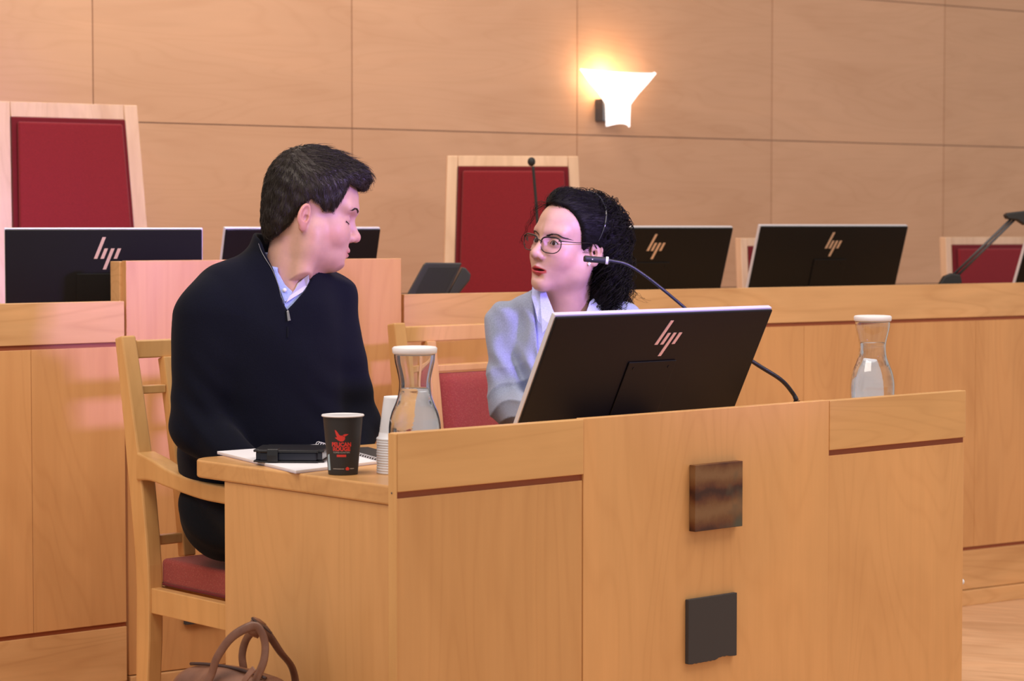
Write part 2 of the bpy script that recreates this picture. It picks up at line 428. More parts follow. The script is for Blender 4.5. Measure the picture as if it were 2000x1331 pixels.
# front monitor
pl, pr = P(1088, 617, 4.42), P(1512, 604, 4.83)
yaw = math.atan2(pr.y-pl.y, pr.x-pl.x); Wf = math.hypot(pr.x-pl.x, pr.y-pl.y)
mc = (pl+pr)/2
monitor(mc, yaw, math.radians(27), Wf, .272, (pl.z+pr.z)/2, ZT, 'large black monitor on the front desk, seen from behind, in front of the woman', 'computer monitors', .02, .060, .082)
def back_monitor(px0, px1, py, Y, yawdeg, tiltdeg, label, **k):
    a = P(px0, py, Y); yw = math.radians(yawdeg)
    # find width so that right end lands on px1
    best = None
    for i in range(200, 900):
        Wd = i*.001; b = (a.x+math.cos(yw)*Wd, a.y+math.sin(yw)*Wd)
        if abs(1000+FPX*b[0]/b[1]-px1) < .9: best = Wd; break
    Wd = best or .6; c = (a.x+math.cos(yw)*Wd/2, a.y+math.sin(yw)*Wd/2)
    return monitor(c, yw, math.radians(tiltdeg), Wd, .30, a.z, .89, label, 'computer monitors', **k)
back_monitor(8, 397, 446, 5.62, 12, 6, 'black monitor at the left edge in front of the tall red chair', logo_x=.006)
back_monitor(441, 746, 446, 6.05, 32, 16, 'black monitor half hidden behind the man\'s face')
back_monitor(1135, 1434, 444, 6.85, 34, 18, 'black monitor partly covered by the woman\'s curly hair')
back_monitor(1487, 1775, 441, 7.2, 34, 17, 'black monitor on the bench, the rightmost one seen whole')
back_monitor(2008, 2290, 470, 7.75, 34, 20, 'black monitor of which only a corner shows at the right edge')

# ================================================================== front desk
def desk():
    e = empty('courtroom_desk', DF.loc(0, 0), DF.a, 'front maple desk with two stone tiles and a worktop, where both people sit', 'desk')
    xe = DF.st(1884, 762)[0]; x1, x2 = DF.st(1138, 900)[0], DF.st(1618, 900)[0]
    zt = DF.st(1618, 783)[1]; t = .022
    zf = DF.st(773, 961)[1]; zf2 = DF.st(1618, 881)[1]; zr = (zf+zf2)/2
    for a, b in ((0, x1), (x2, xe)):
        box('fascia_board', a, b-.0008 if b < xe else b, -.004, t-.004, zr, zt, WOOD_DESKH, e, .0015)
        box('reveal_strip', a, b, .003, t-.004, zr-.0115, zr, REVEAL, e, 0)
        box('lower_panel', a, b-.0008 if b < xe else b, 0, t-.004, .0, zr-.0115, WOOD_DESK, e, .001)
    box('centre_panel', x1+.0004, x2-.0004, -.002, t-.004, 0, zt+.001, WOOD_DESK, e, .0012)
    box('end_edging', -.0035, -.0004, -.003, t-.004, 0, zt-.001, WOOD_CHAIR, e, .0008)
    # worktop runs behind the front panel from the left end; rounded back corner at the left
    D = .64
    bm = bmesh.new(); r = .05
    pts = [(0.0, t-.003), (xe, t-.003), (xe, D)]
    for k in range(9):
        a = PI/2*k/8; pts.append((r*(1-math.sin(a)) if True else 0, D-r+r*math.cos(a)))
    prism(bm, pts, ZT-.034, ZT, 'z'); obj('worktop', bm, WOOD_TOP, e, bevel=.004, seg=3)
    box('side_panel', .004, .026, t-.003, .52, 0, ZT-.0345, WOOD_DESK, e, .0015)
    box('side_panel', xe-.024, xe, t-.003, .62, 0, ZT-.0345, WOOD_DESK, e, .0015)
    box('modesty_panel', .027, xe-.025, .022, .034, .1, ZT-.035, WOOD_DESK, e, 0)
    # screw heads on the end
    for k, pz in enumerate((zr+.004,)):
        bm = bmesh.new(); r_ = bmesh.ops.create_cone(bm, cap_ends=True, segments=12, radius1=.0016, radius2=.0016, depth=.001)
        bmesh.ops.rotate(bm, verts=r_['verts'], matrix=Matrix.Rotation(PI/2, 3, 'Y')); bmesh.ops.translate(bm, verts=r_['verts'], vec=(-.0038, .008, pz-.006))
        obj('screw', bm, GREYM, e)
    bm = bmesh.new(); r_ = bmesh.ops.create_uvsphere(bm, u_segments=14, v_segments=8, radius=.007); bmesh.ops.translate(bm, verts=r_['verts'], vec=(xe+.003, .006, DF.st(1880, 1138)[1])); obj('bumper_knob', bm, WHITEP, e, smooth=True)
    # upper stone tile, rust coloured slate
    m = mat('rust_slate', (.2, .1, .05), .38, 0, .5); b = m.node_tree.nodes['Principled BSDF']
    tc = N(m, 'ShaderNodeTexCoord'); mp = N(m, 'ShaderNodeMapping'); L(m, tc.outputs['Object'], mp.inputs[0])
    wv = N(m, 'ShaderNodeTexWave', wave_type='BANDS', bands_direction='Z'); wv.inputs['Scale'].default_value = 4.2
    wv.inputs['Distortion'].default_value = 3.5; wv.inputs['Detail'].default_value = 6; wv.inputs['Detail Scale'].default_value = 1.6; wv.inputs['Detail Roughness'].default_value = .65
    L(m, mp.outputs[0], wv.inputs['Vector'])
    c = ramp(m, wv.outputs['Fac'], [(0, (.045, .014, .010)), (.2, (.11, .035, .015)), (.6, (.17, .075, .028)), (1, (.22, .115, .05))])
    g = ramp(m, noise(m, 9, detail=3), [(.58, (0, 0, 0)), (.68, (1, 1, 1))]); c = mixc(m, c, (.08, .075, .05), g)
    L(m, c, b.inputs['Base Color']); bump(m, noise(m, 40, detail=6), .25, .001)
    def tile(name, pxs, pys, mm, ragged, th):
        s0, zb_ = DF.st(pxs[0], pys[1], -.02); s1, zt_ = DF.st(pxs[1], pys[2], -.02); _, zt0 = DF.st(pxs[0], pys[0], -.02)
        zt_ = (zt_+zt0)/2; bm = bmesh.new()
        if ragged:
            pts = [(s0, zb_+.002)]
            for k in range(1, 24):
                u_ = k/24; n_ = .0005*math.sin(k*2.7) + .0042/(1+math.exp(-(u_-.60)*60)) - .0022/(1+math.exp(-(u_-.85)*60))
                pts.append((s0+(s1-s0)*u_, zb_+n_+.001))
            pts += [(s1, zb_+.003), (s1, zt_), (s0, zt_)]
        else: pts = [(s0, zb_), (s1, zb_), (s1, zt_), (s0, zt_)]
        prism(bm, pts, -.0025-th, -.0025, 'y'); o = obj(name, bm, mm, e, bevel=.0008)
        return o
    tile('stone_tile', (1359, 1452), (910, 1040, 901), [m], False, .016)['label'] = 'rust brown veined stone tile'
    tile('stone_tile', (1351, 1446), (1173, 1302, 1160), [SLATE], True, .009)['label'] = 'dark grey slate tile with a chipped lower edge'
    return xe, zt
XE, ZTOP = desk()

# ================================================================== wooden armchairs
def armchair(cx, cy, rotz, label, bow=.09):
    e = empty('wooden_armchair', (cx, cy, 0), rotz, label, 'chair', 'wooden armchairs at the front desk')
    def yb(z):                                  # back line of the posts, leaning away above the seat
        return .245 + bow*max(0, (z-.42)/.52)**1.35 + (.03*(1-z/.42)**2 if z < .42 else 0)
    zs = [0, .1, .2, .3, .4, .46, .52, .6, .68, .76, .84, .92, .945]
    for s in (-1, 1):
        bm = bmesh.new(); ribbon_box(bm, [(s*.262, yb(z), z) for z in zs], .036, [.046]*3+[.052]*6+[.044, .038, .032, .03], up=(0, 1, 0))
        obj('leg', bm, WOOD_CHAIR, e, bevel=.004)
        zz = [.47, .52, .6, .68, .76, .84, .898]
        bm = bmesh.new(); ribbon_box(bm, [(s*.165, yb(z), z) for z in zz], .03, .026, up=(0, 1, 0)); obj('back_slat', bm, WOOD_CHAIR, e, bevel=.003)
        bm = bmesh.new(); ribbon_box(bm, [(s*.262, y, z) for y, z in ((-.25, 0), (-.25, .2), (-.25, .40), (-.243, .48), (-.232, .56), (-.222, .617))], .036, .042, up=(0, 1, 0)); obj('leg', bm, WOOD_CHAIR, e, bevel=.004)
        pth = [(s*.262, yb(.69)-.022, .672), (s*.264, .20, .668), (s*.268, .12, .655), (s*.272, 0, .643), (s*.270, -.10, .640), (s*.266, -.18, .638), (s*.264, -.245, .634)]
        bm = bmesh.new(); ribbon_box(bm, smooth_path(pth, 4), [.045]*25, [.036+.026*max(0, 1-i/9)**1.5 for i in range(25)]); obj('armrest', bm, WOOD_CHAIR, e, bevel=.005, seg=3)
        bm = bmesh.new(); bx(bm, s*.262-.012, s*.262+.012, -.228, yb(.38)-.024, .360, .414); obj('side_rail', bm, WOOD_CHAIR, e, bevel=.002)
        bm = bmesh.new(); bx(bm, *( (.181, .243) if s > 0 else (-.243, -.181)), yb(.831)-.008, yb(.831)+.008, .822, .840); obj('cross_rail', bm, WOOD_CHAIR, e, bevel=.002)
    for a, b, nm, yy in ((.898, .937, 'top_rail', 0), (.822, .840, 'cross_rail', 0), (.50, .522, 'cross_rail', 0)):
        x = .2435 if nm == 'top_rail' or a < .6 else .1495
        z = (a+b)/2; bm = bmesh.new(); bx(bm, -x, x, yb(z)-.010, yb(z)+.010, a, b); obj(nm, bm, WOOD_CHAIR, e, bevel=.003)
    bm = bmesh.new(); bx(bm, -.2435, .2435, -.262, -.238, .360, .414); obj('front_rail', bm, WOOD_CHAIR, e, bevel=.002)
    bm = bmesh.new(); bx(bm, -.2435, .2435, .222, .244, .360, .414); obj('rear_rail', bm, WOOD_CHAIR, e, bevel=.002)
    # upholstered back panel following the curve
    V, F = [], []; nz, nx = 14, 9
    for side in (0, 1):
        for i in range(nz):
            z = .545+(.818-.545)*i/(nz-1)
            for j in range(nx):
                x = -.148+.296*j/(nx-1); ex = min(i, nz-1-i, 1)*min(j, nx-1-j, 1)
                V.append((x, yb(z) + (-.012-.012*min(1, ex) if side == 0 else .012), z))
    def idx(s, i, j): return s*nz*nx+i*nx+j
    for i in range(nz-1):
        for j in range(nx-1):
            F.append((idx(0, i, j), idx(0, i, j+1), idx(0, i+1, j+1), idx(0, i+1, j))); F.append((idx(1, i, j), idx(1, i+1, j), idx(1, i+1, j+1), idx(1, i, j+1)))
    for i in range(nz-1):
        F.append((idx(0, i, 0), idx(0, i+1, 0), idx(1, i+1, 0), idx(1, i, 0))); F.append((idx(0, i, nx-1), idx(1, i, nx-1), idx(1, i+1, nx-1), idx(0, i+1, nx-1)))
    for j in range(nx-1):
        F.append((idx(0, 0, j), idx(1, 0, j), idx(1, 0, j+1), idx(0, 0, j+1))); F.append((idx(0, nz-1, j), idx(0, nz-1, j+1), idx(1, nz-1, j+1), idx(1, nz-1, j)))
    arrmesh('back_cushion', V, F, REDDOT, e)
    bm = bmesh.new(); bx(bm, -.243, .243, -.265, .232, .415, .474); se = obj('seat', bm, REDDOT, e, bevel=.011, seg=4)
    bm = bmesh.new(); tube(bm, [(-.2445, -.262, .42), (.2445, -.262, .42), (.2445, .23, .42), (-.2445, .23, .42)], .0028, 6, closed=True); obj('piping', bm, REDD, se)
    return e
MCH = P(618, 900, 4.88); MCA = math.radians(41)
armchair(MCH.x, MCH.y, MCA, 'wooden armchair with speckled red seat that the man sits on')
WCH = P(1092, 760, 5.60)
armchair(WCH.x, WCH.y, math.radians(42), 'wooden armchair with speckled red back that the woman sits on', .06)

# ================================================================== things on the desk
def glass_carafe(px, Y, lidw, bodyw, level, label, kk=1.0):
    p = P(px, 700, Y); e = empty('water_carafe', (p.x, Y, ZT), 0, label, 'carafe', 'glass water carafes on the front desk')
    R = bodyw/2; r = lidw/2*.93; Hh = .243*kk
    outer = [(R*.80, 0), (R*.90, .004), (R*.93, .02), (R*.97, .06), (R, .085), (R*.985, .105), (R*.90, .125), (R*.76, .142), (R*.645, .158), (R*.60, .175), (R*.61, .188), (R*.68, .205), (R*.76, .222), (r, .238)]
    outer = [(a, b*kk) for a, b in outer]
    sp = smooth_path([(a, 0, b) for a, b in outer], 4); outer = [(v.x, v.z) for v in sp]
    th = .0026; inner = [(max(a-th, .001), b) for a, b in outer if b > .006*kk]
    bm = bmesh.new(); lathe(bm, [(0, .0)] + outer + [(inner[-1][0], outer[-1][1])] + inner[::-1] + [(0, inner[0][1])], 64)
    obj('bottle', bm, GLASS, e, smooth=True)
    lv = level*kk; wat = [(a-.0003, b) for a, b in inner if b < lv]
    bm = bmesh.new(); lathe(bm, [(0, wat[0][1]+.0003)] + [(a, b+.0003) for a, b in wat] + [(wat[-1][0]-.0015, lv+.0006), (0, lv+.0004)], 64)
    obj('water', bm, WATER, e, smooth=True)
    bm = bmesh.new(); lr = lidw/2; z = outer[-1][1]
    lathe(bm, [(0, z-.004), (r-th-.001, z-.004), (r-th-.001, z+.001), (lr-.002, z-.002), (lr, z), (lr+.0006, z+.008), (lr-.002, z+.0105), (lr-.006, z+.011), (lr-.01, z+.009), (0, z+.009)], 56)
    obj('lid', bm, WHITEP, e, smooth=True)
    return e
glass_carafe(810, 4.005, .0775, .0915, .172, 'glass water carafe with white lid beside the stacked cups, left of the woman', .935)
glass_carafe(1704, 5.02, .081, .098, .190, 'glass water carafe with white lid standing alone at the right end of the front desk', 1.0)
# stacked ribbed plastic cups
CUPM = mat('translucent_white_plastic', (.80, .80, .86), .45, 0, .4, Subsurface_Weight=.0)
def cup_stack(px, Y, n, what):
    p = P(px, 900, Y)
    bm = bmesh.new(); H = .078; prof = [(.0255, H-.002), (.0270, H)]
    nr = 22
    outp = [(0, H-.001), (.0235, H-.001), (.0245, H)]
    for k in range(nr*2):
        z = H-.002-(H-.014)*k/(nr*2); r0 = .0245+(.0345-.0245)*(1-z/H); outp.append((r0+(.0004 if k % 2 else -.0005), z))
    outp += [(.0345, .006), (.0375, .0045), (.0385, .002), (.0375, 0), (.0345, .0005)]
    inn = [(.0335, .006), (.0240, H-.003), (0, H-.003)]
    lathe(bm, outp + inn, 40)
    first = obj('plastic_cup', bm, CUPM, None, smooth=True)
    tag(first, 'white ribbed plastic cup ' + what, 'cup', 'upside-down plastic cups, ' + what)
    first.location = (p.x, Y, ZT)
    for i in range(1, n):
        c = first.copy(); COL.objects.link(c); c.location = (p.x+random.uniform(-.0004, .0004), Y, ZT+i*.0046)
    c['label'] = 'topmost white ribbed plastic cup ' + what
random.seed(11)
cup_stack(777, 4.12, 14, 'stacked by the desk corner')
cup_stack(1712, 5.17, 7, 'stacked behind the right carafe')
# paper coffee cup with print
def coffee_cup():
    Y = 4.10; p = P(670, 925, Y); H = .104; rt, rb = .0355, .0262
    e = empty('paper_coffee_cup', (p.x, Y, ZT), 0, 'black paper coffee cup with red bird print and white rim', 'cup')
    CB = mat('black_paper', (.022, .019, .020), .55)
    bm = bmesh.new(); lathe(bm, [(0, .004), (rb-.002, .004), (rb-.001, 0), (rb, .0), (rb+.0002, .002), (rt, H)], 64); obj('cup_wall', bm, CB, e, smooth=True)
    bm = bmesh.new(); lathe(bm, [(rt, H), (rt+.0022, H), (rt+.0028, H+.0015), (rt+.002, H+.003), (rt-.0005, H+.0032), (rt-.001, H), (rb-.0005, .008), (0, .008)], 64); obj('rim_and_lining', bm, WHITEP, e, smooth=True)['label'] = 'white rim and lining'
    bm = bmesh.new(); lathe(bm, [(0, .086), (rt-.008, .086)], 40); obj('coffee', bm, mat('coffee', (.03, .012, .005), .1), e)
    def wrap(me_verts, z0, x0=0):
        out = []
        for x, z in me_verts:
            zz = z0+z; r = rb+(rt-rb)*zz/H+.00025; a = -PI/2 + (x+x0)/r - .02
            out.append((r*math.cos(a), r*math.sin(a), zz))
        return out
    def text(body, size, zc, m, name, x0=0, wide=1.0, weight=0):
        cu = bpy.data.curves.new('t', 'FONT'); cu.body = body; cu.size = size; cu.align_x = 'CENTER'; cu.resolution_u = 3; cu.offset = weight
        to = bpy.data.objects.new('t', cu); COL.objects.link(to); dg = bpy.context.evaluated_depsgraph_get()
        me = bpy.data.meshes.new_from_object(to.evaluated_get(dg)); bpy.data.objects.remove(to)
        bm = bmesh.new(); bm.from_mesh(me); bmesh.ops.subdivide_edges(bm, edges=[x for x in bm.edges if x.calc_length() > size*.3], cuts=2)
        bmesh.ops.triangulate(bm, faces=bm.faces[:])
        W = wrap([(v.co.x*wide, v.co.y) for v in bm.verts], zc, x0)
        for v, q in zip(bm.verts, W): v.co = q
        return obj(name, bm, m, e)
    PR = mat('red_print', (.72, .04, .03), .5); PW = mat('pale_print', (.5, .45, .42), .5)
    def poly(pts, z0, m, name, x0=0):
        bm = bmesh.new(); vs = [bm.verts.new((x, z, 0)) for x, z in pts]; bm.faces.new(vs)
        bmesh.ops.triangulate(bm, faces=bm.faces[:]); bmesh.ops.subdivide_edges(bm, edges=bm.edges[:], cuts=2, use_grid_fill=True)
        W = wrap([(v.co.x, v.co.y) for v in bm.verts], z0, x0)
        for v, q in zip(bm.verts, W): v.co = q
        return obj(name, bm, m, e)
    k = 1/4.16*.000911                                       # zoom pixels to metres
    bird = [(232, 846), (246, 852), (258, 868), (270, 886), (284, 894), (296, 890), (302, 900), (316, 900), (318, 916), (312, 930), (298, 940), (278, 940), (258, 930), (240, 916), (232, 908), (246, 908), (252, 905), (244, 890), (238, 868)]
    poly([((x-286)*k, (945-y)*k) for x, y in bird], .0603, PR, 'bird_emblem')
    poly([((x-286)*k, (945-y)*k) for x, y in [(300, 888), (316, 880), (348, 880), (334, 890), (320, 898), (306, 898)]], .0603, PR, 'bird_emblem')
    text('PELICAN', .0098, .0525, PR, 'lettering', wide=.95, weight=.00045)
    text('ROUGE', .0098, .0445, PR, 'lettering', wide=.98, weight=.00045)
    text('COFFEE ROASTERS', .0036, .0402, PW, 'lettering')
    poly([(-.0085, 0), (.0085, 0), (.0085, .004), (-.0085, .004)], .0335, PR, 'print_bar')
    poly([(0, 0), (.005, 0), (.0065, .003), (.0035, .006), (.0015, .006), (-.0012, .003)], .0095, PR, 'print_badge', .008)
    poly([(0, 0), (.0085, 0), (.0085, .0012), (0, .0012)], .0115, PW, 'print_line', .0155)
    poly([(0, 0), (.021, 0), (.021, .0009), (0, .0009)], .0115, PW, 'print_line', -.0165)
    poly([(0, 0), (.008, .001), (.006, .03), (0, .028)], .008, mat('pale_blue_print', (.35, .5, .6), .5), 'print_patch', -.031)
coffee_cup()
# notebook, phone case
def G(px, py, z):
    r = P(px, py, 1.0)-Vector((0, 0, HC)); t = (z-HC)/r.z; return Vector((r.x*t, r.y*t, z))
def poly_box(name, pts, z0, z1, m, parent, ref, bevel=.001):
    bm = bmesh.new(); prism(bm, [((p.x-ref[0]), (p.y-ref[1])) for p in pts], z0, z1, 'z'); return obj(name, bm, m, parent, bevel=bevel)
nb = [G(424, 884, ZT+.004), G(578, 922, ZT+.004), G(737, 903, ZT+.004), G(620, 870, ZT+.004)]
ref = (nb[0]+nb[2])/2
e = empty('spiral_notebook', (ref.x, ref.y, ZT), 0, 'open white spiral notebook lying under the black phone case', 'notebook')
LP = mat('lined_edge', (.62, .55, .66), .7)
# pages: near leaf block and a folded black cover behind the spiral
A, B, C_, D_ = nb
poly_box('cover', [A, B, C_, D_], .0003, .0016, LP, e, ref, .0005)
poly_box('pages', [A, B, C_, D_], .0017, .0062, PAPER, e, ref, .0008)
E1, E2 = G(690, 866, ZT+.004), G(752, 882, ZT+.004)
bm = bmesh.new()
N_ = 26
for i in range(N_):
    q = D_.lerp(C_, (i+.5)/N_); q.z = .004; ax = (C_-D_).normalized(); nrm = Vector((-ax.y, ax.x, 0))
    ring = [Vector((q.x-ref.x, q.y-ref.y, .0062)) + nrm*math.cos(a)*.0055 + Vector((0, 0, 1))*math.sin(a)*.0055 for a in [2*PI*k/12 for k in range(12)]]
    tube(bm, ring, .0007, 5, closed=True, up=ax)
obj('spiral_binding', bm, mat('white_wire', (.6, .6, .66), .4), e, smooth=True)
ax = (C_-D_).normalized(); nrm = Vector((-ax.y, ax.x, 0))
poly_box('back_cover', [D_+nrm*.008+ax*.05, C_+nrm*.008, C_+nrm*.09, D_+nrm*.09+ax*.05], .0003, .0016, BLACKR, e, ref, .0004)
# phone case
def phone():
    c = G(572, 893, ZT+.012); rz = math.radians(-4)
    e = empty('phone_case', (c.x, c.y, ZT+.0065), rz, 'black leather wallet phone case with a strap, lying on the notebook', 'phone case')
    LEA = mat('black_leather', (.010, .010, .013), .32, 0, .5); bump(LEA, noise(LEA, 500, detail=2), .15, .0005)
    w, d = .066, .115
    def slab(n, z0, z1, mm, ins=0, b=.003):
        bm = bmesh.new(); bx(bm, -w+ins, w-ins, -d/2+ins, d/2-ins, z0, z1)
        bmesh.ops.bevel(bm, geom=[x for x in bm.edges if abs(x.verts[0].co.z-x.verts[1].co.z) > .001], offset=.010, segments=4, affect='EDGES')
        return obj(n, bm, mm, e, smooth=False, bevel=b)
    slab('back_cover', 0, .0035, LEA, 0, .0012)
    slab('phone', .0036, .0185, mat('phone_blue_black', (.012, .014, .03), .2), .004, .0015)
    slab('front_cover', .0187, .0235, LEA, 0, .0015)
    bm = bmesh.new(); pth = [(-.028, -d/2+.02, .0247), (-.028, -d/2-.001, .0242), (-.028, -d/2-.0035, .014), (-.028, -d/2-.0025, .002), (-.028, -d/2+.01, -.0002)]
    pth = pth[:4]; ribbon_box(bm, pth, .020, .0022, up=(0, -.3, 1)); obj('strap', bm, LEA, e, bevel=.0008)
phone()
# gooseneck microphone on the front desk
def mic():
    Yb = 4.93
    base = P(1556, 783, Yb); base.z = ZT
    e = empty('gooseneck_microphone', base, 0, 'gooseneck microphone with white ring, bent over the front desk towards the woman', 'microphone')
    pts = [P(1556, 783, Yb), P(1548, 768, Yb), P(1525, 742, Yb-.02), P(1478, 712, Yb-.03), P(1420, 672, Yb-.04), P(1345, 608, Yb-.05), P(1290, 562, Yb-.07), P(1250, 532, Yb-.08), P(1222, 516, Yb-.09), P(1195, 510, Yb-.10), P(1188, 509.5, Yb-.10)]
    R = lambda v: v-base
    dk = mat('dark_blue_rubber', (.012, .012, .020), .4)
    bm = bmesh.new(); tube(bm, [(0, 0, pts[0].z-ZT-.0), (0, 0, .03)], .007, 12, up=(1, 0, 0)); tube(bm, [(0, 0, .03), (0, 0, 0)], .02, 16, up=(1, 0, 0)); obj('base', bm, BLACKR, e, smooth=False)
    sp = smooth_path([R(p) for p in pts], 6)
    bm = bmesh.new(); n = len(sp); rr = []
    for i in range(n):
        t = i/(n-1); r = .0034+(.0022 if t < .42 and (i//3) % 1 == 0 else 0)
        if t < .42: r = .0046 if t > .05 else .0052
        if t > .93: r = .0034+(t-.93)/.07*.004
        rr.append(r)
    tube(bm, sp, rr, 12); obj('gooseneck', bm, dk, e, smooth=True)
    a, b, c = R(P(1188, 509.5, Yb-.10)), R(P(1183, 509, Yb-.10)), R(P(1141, 505.5, Yb-.115))
    a0 = a-(b-a)*.001
    bm = bmesh.new(); tube(bm, [a+(b-a)*-.0, b], .0082, 20); obj('ring', bm, WHITEP, e)
    bm = bmesh.new(); tube(bm, [b, b+(c-b)*.04, b+(c-b)*.96, c], [.0062, .0068, .0068, .0058], 18); obj('microphone_head', bm, BLACKR, e, smooth=False)
    bm = bmesh.new(); q = b+(c-b)*.62; tube(bm, [q+Vector((-.0012, -.0069, 0)), q+Vector((.0012, -.0069, 0))], .0012, 8); obj('mark', bm, WHITEP, e)
mic()
def thin_mic():
    Y = 6.75; b = P(1052, 572, Y); b.z = .89
    e = empty('desk_microphone', b, 0, 'thin black microphone rising in front of the middle red chair', 'microphone')
    bm = bmesh.new(); tube(bm, smooth_path([Vector((0, 0, .02)), P(1052, 500, Y)-b, P(1048, 410, Y)-b, P(1044, 360, Y)-b, P(1041, 325, Y)-b], 6), .0042, 8); obj('stem', bm, BLACKR, e, smooth=True)
    bm = bmesh.new(); c = P(1038, 316, Y)-b
    r = bmesh.ops.create_uvsphere(bm, u_segments=16, v_segments=10, radius=.0115); bmesh.ops.scale(bm, verts=r['verts'], vec=(1, 1, 1.15)); bmesh.ops.translate(bm, verts=r['verts'], vec=c); obj('foam_tip', bm, BLACKR, e, smooth=True)
    bm = bmesh.new(); tube(bm, [(0, 0, 0), (0, 0, .025)], .03, 20, up=(1, 0, 0)); obj('base', bm, BLACKR, e)
thin_mic()
# desk telephone / conference unit on the bench
def unit():
    Y = 6.35; c = P(858, 572, Y); c.z = .89
    e = empty('conference_unit', c, math.radians(8), 'dark grey tilted conference unit at the left end of the long bench', 'desk device')
    DG = mat('dark_grey_plastic', (.035, .035, .04), .45)
    k = Y/FPX
    bm = bmesh.new()
    prof = [(-62, -10), (-30, 54), (-24, 58), (28, 58), (28, 54), (2, -10)]
    # tilted slab, screen side away from the camera
    zb = P(858, 572, Y).z-.89
    def z(v): return zb+v*k
    pts = [(x*k, z(v)) for x, v in [(-66, -8), (-31, 55), (-26, 59), (44, 58), (14, -8)]]
    prism(bm, pts, -.008, .012, 'y'); obj('tilted_panel', bm, DG, e, bevel=.003)
    bm = bmesh.new(); prism(bm, [(x*k, z(v)) for x, v in [(-48, -2), (-21, 50), (36, 50), (10, -2)]], -.010, -.0081, 'y'); obj('back_plate', bm, BLACKR, e, bevel=.001)
    bm = bmesh.new(); prism(bm, [(x*k, z(v)) for x, v in [(14, -8), (46, 50), (52, 48), (62, 36), (60, 24), (34, -8)]], -.004, .05, 'y'); obj('speaker_housing', bm, DG, e, bevel=.004, seg=3)
    bm = bmesh.new(); bx(bm, -.08, .06, -.02, .09, 0, .02); prism(bm, [(-.06, .0195), (.045, .0195), (.04, zb-.012), (-.075, zb-.012)], .0, .03, 'y'); obj('foot', bm, BLACKR, e, bevel=.003)
unit()
def lamp():
    Y = 7.3; c = P(1853, 552, Y); c.z = .89
    e = empty('desk_lamp', c, 0, 'black desk lamp with twin rods leaning over the right bench', 'lamp')
    R = lambda p: p-c
    bm = bmesh.new()
    prism(bm, [(R(P(x, y, Y)).x, R(P(x, y, Y)).z) for x, y in [(1833, 556), (1843, 540), (1858, 534), (1874, 537), (1877, 552), (1874, 556)]], -.02, .02, 'y'); obj('hinge_block', bm, BLACKR, e, bevel=.004)
    bm = bmesh.new(); bx(bm, -.03, .03, -.03, .03, 0, R(P(1853, 554, Y)).z); obj('base', bm, BLACKR, e, bevel=.003)
    for dx, dy in ((0, 0), (7, 3)):
        bm = bmesh.new(); tube(bm, [R(P(1861+dx, 538+dy, Y)), R(P(1975+dx, 428+dy*.3, Y-.05))], .0042, 8); obj('rod', bm, GREYM, e, smooth=True)
    bm = bmesh.new(); pts = [R(P(x, y, Y-.05)) for x, y in [(1962, 420), (1968, 416), (2010, 411), (2075, 408), (2078, 424), (2030, 438), (2000, 440), (1985, 430), (1966, 428)]]
    prism(bm, [(p.x, p.z) for p in pts], -.07, -.02, 'y'); obj('lamp_head', bm, BLACKR, e, bevel=.004)
lamp()

# ================================================================== signed-distance modelling for the figures
def ell(p, c, r):
    r = np.array(r, dtype=np.float32); q = p-np.array(c, dtype=np.float32)
    k0 = np.linalg.norm(q/r, axis=-1); k1 = np.linalg.norm(q/(r*r), axis=-1)+1e-9
    return k0*(k0-1)/k1
def rell(p, c, r, R):
    """rotated ellipsoid: R 3x3, columns are the ellipsoid's axes"""
    q = (p-np.array(c, dtype=np.float32)) @ np.array(R, dtype=np.float32)
    return ell(q, (0, 0, 0), r)
def cap(p, a, b, r1, r2=None, flat=None):
    r2 = r1 if r2 is None else r2
    a = np.array(a, dtype=np.float32); b = np.array(b, dtype=np.float32); pa = p-a; ba = b-a
    h = np.clip((pa @ ba)/float(ba @ ba), 0, 1)
    return np.linalg.norm(pa-h[..., None]*ba, axis=-1)-(r1+(r2-r1)*h)
def smin(a, b, k):
    h = np.maximum(k-np.abs(a-b), 0)/k; return np.minimum(a, b)-h*h*k*.25
def smax(a, b, k): return -smin(-a, -b, k)
def poly2(px, pz, pts):
    """signed distance to a polygon (negative inside)"""
    d = np.full(px.shape, 1e9, dtype=np.float32); s = np.ones(px.shape, dtype=np.float32); n = len(pts)
    for i in range(n):
        (ax_, az), (bx_, bz) = pts[i], pts[(i+1) % n]
        ex, ez = bx_-ax_, bz-az; wx, wz = px-ax_, pz-az
        t = np.clip((wx*ex+wz*ez)/(ex*ex+ez*ez), 0, 1); d = np.minimum(d, (wx-ex*t)**2+(wz-ez*t)**2)
        c = ((az > pz) != (bz > pz)) & (px < (bx_-ax_)*(pz-az)/((bz-az) if abs(bz-az) > 1e-9 else 1e-9)+ax_)
        s = np.where(c, -s, s)
    return s*np.sqrt(d)
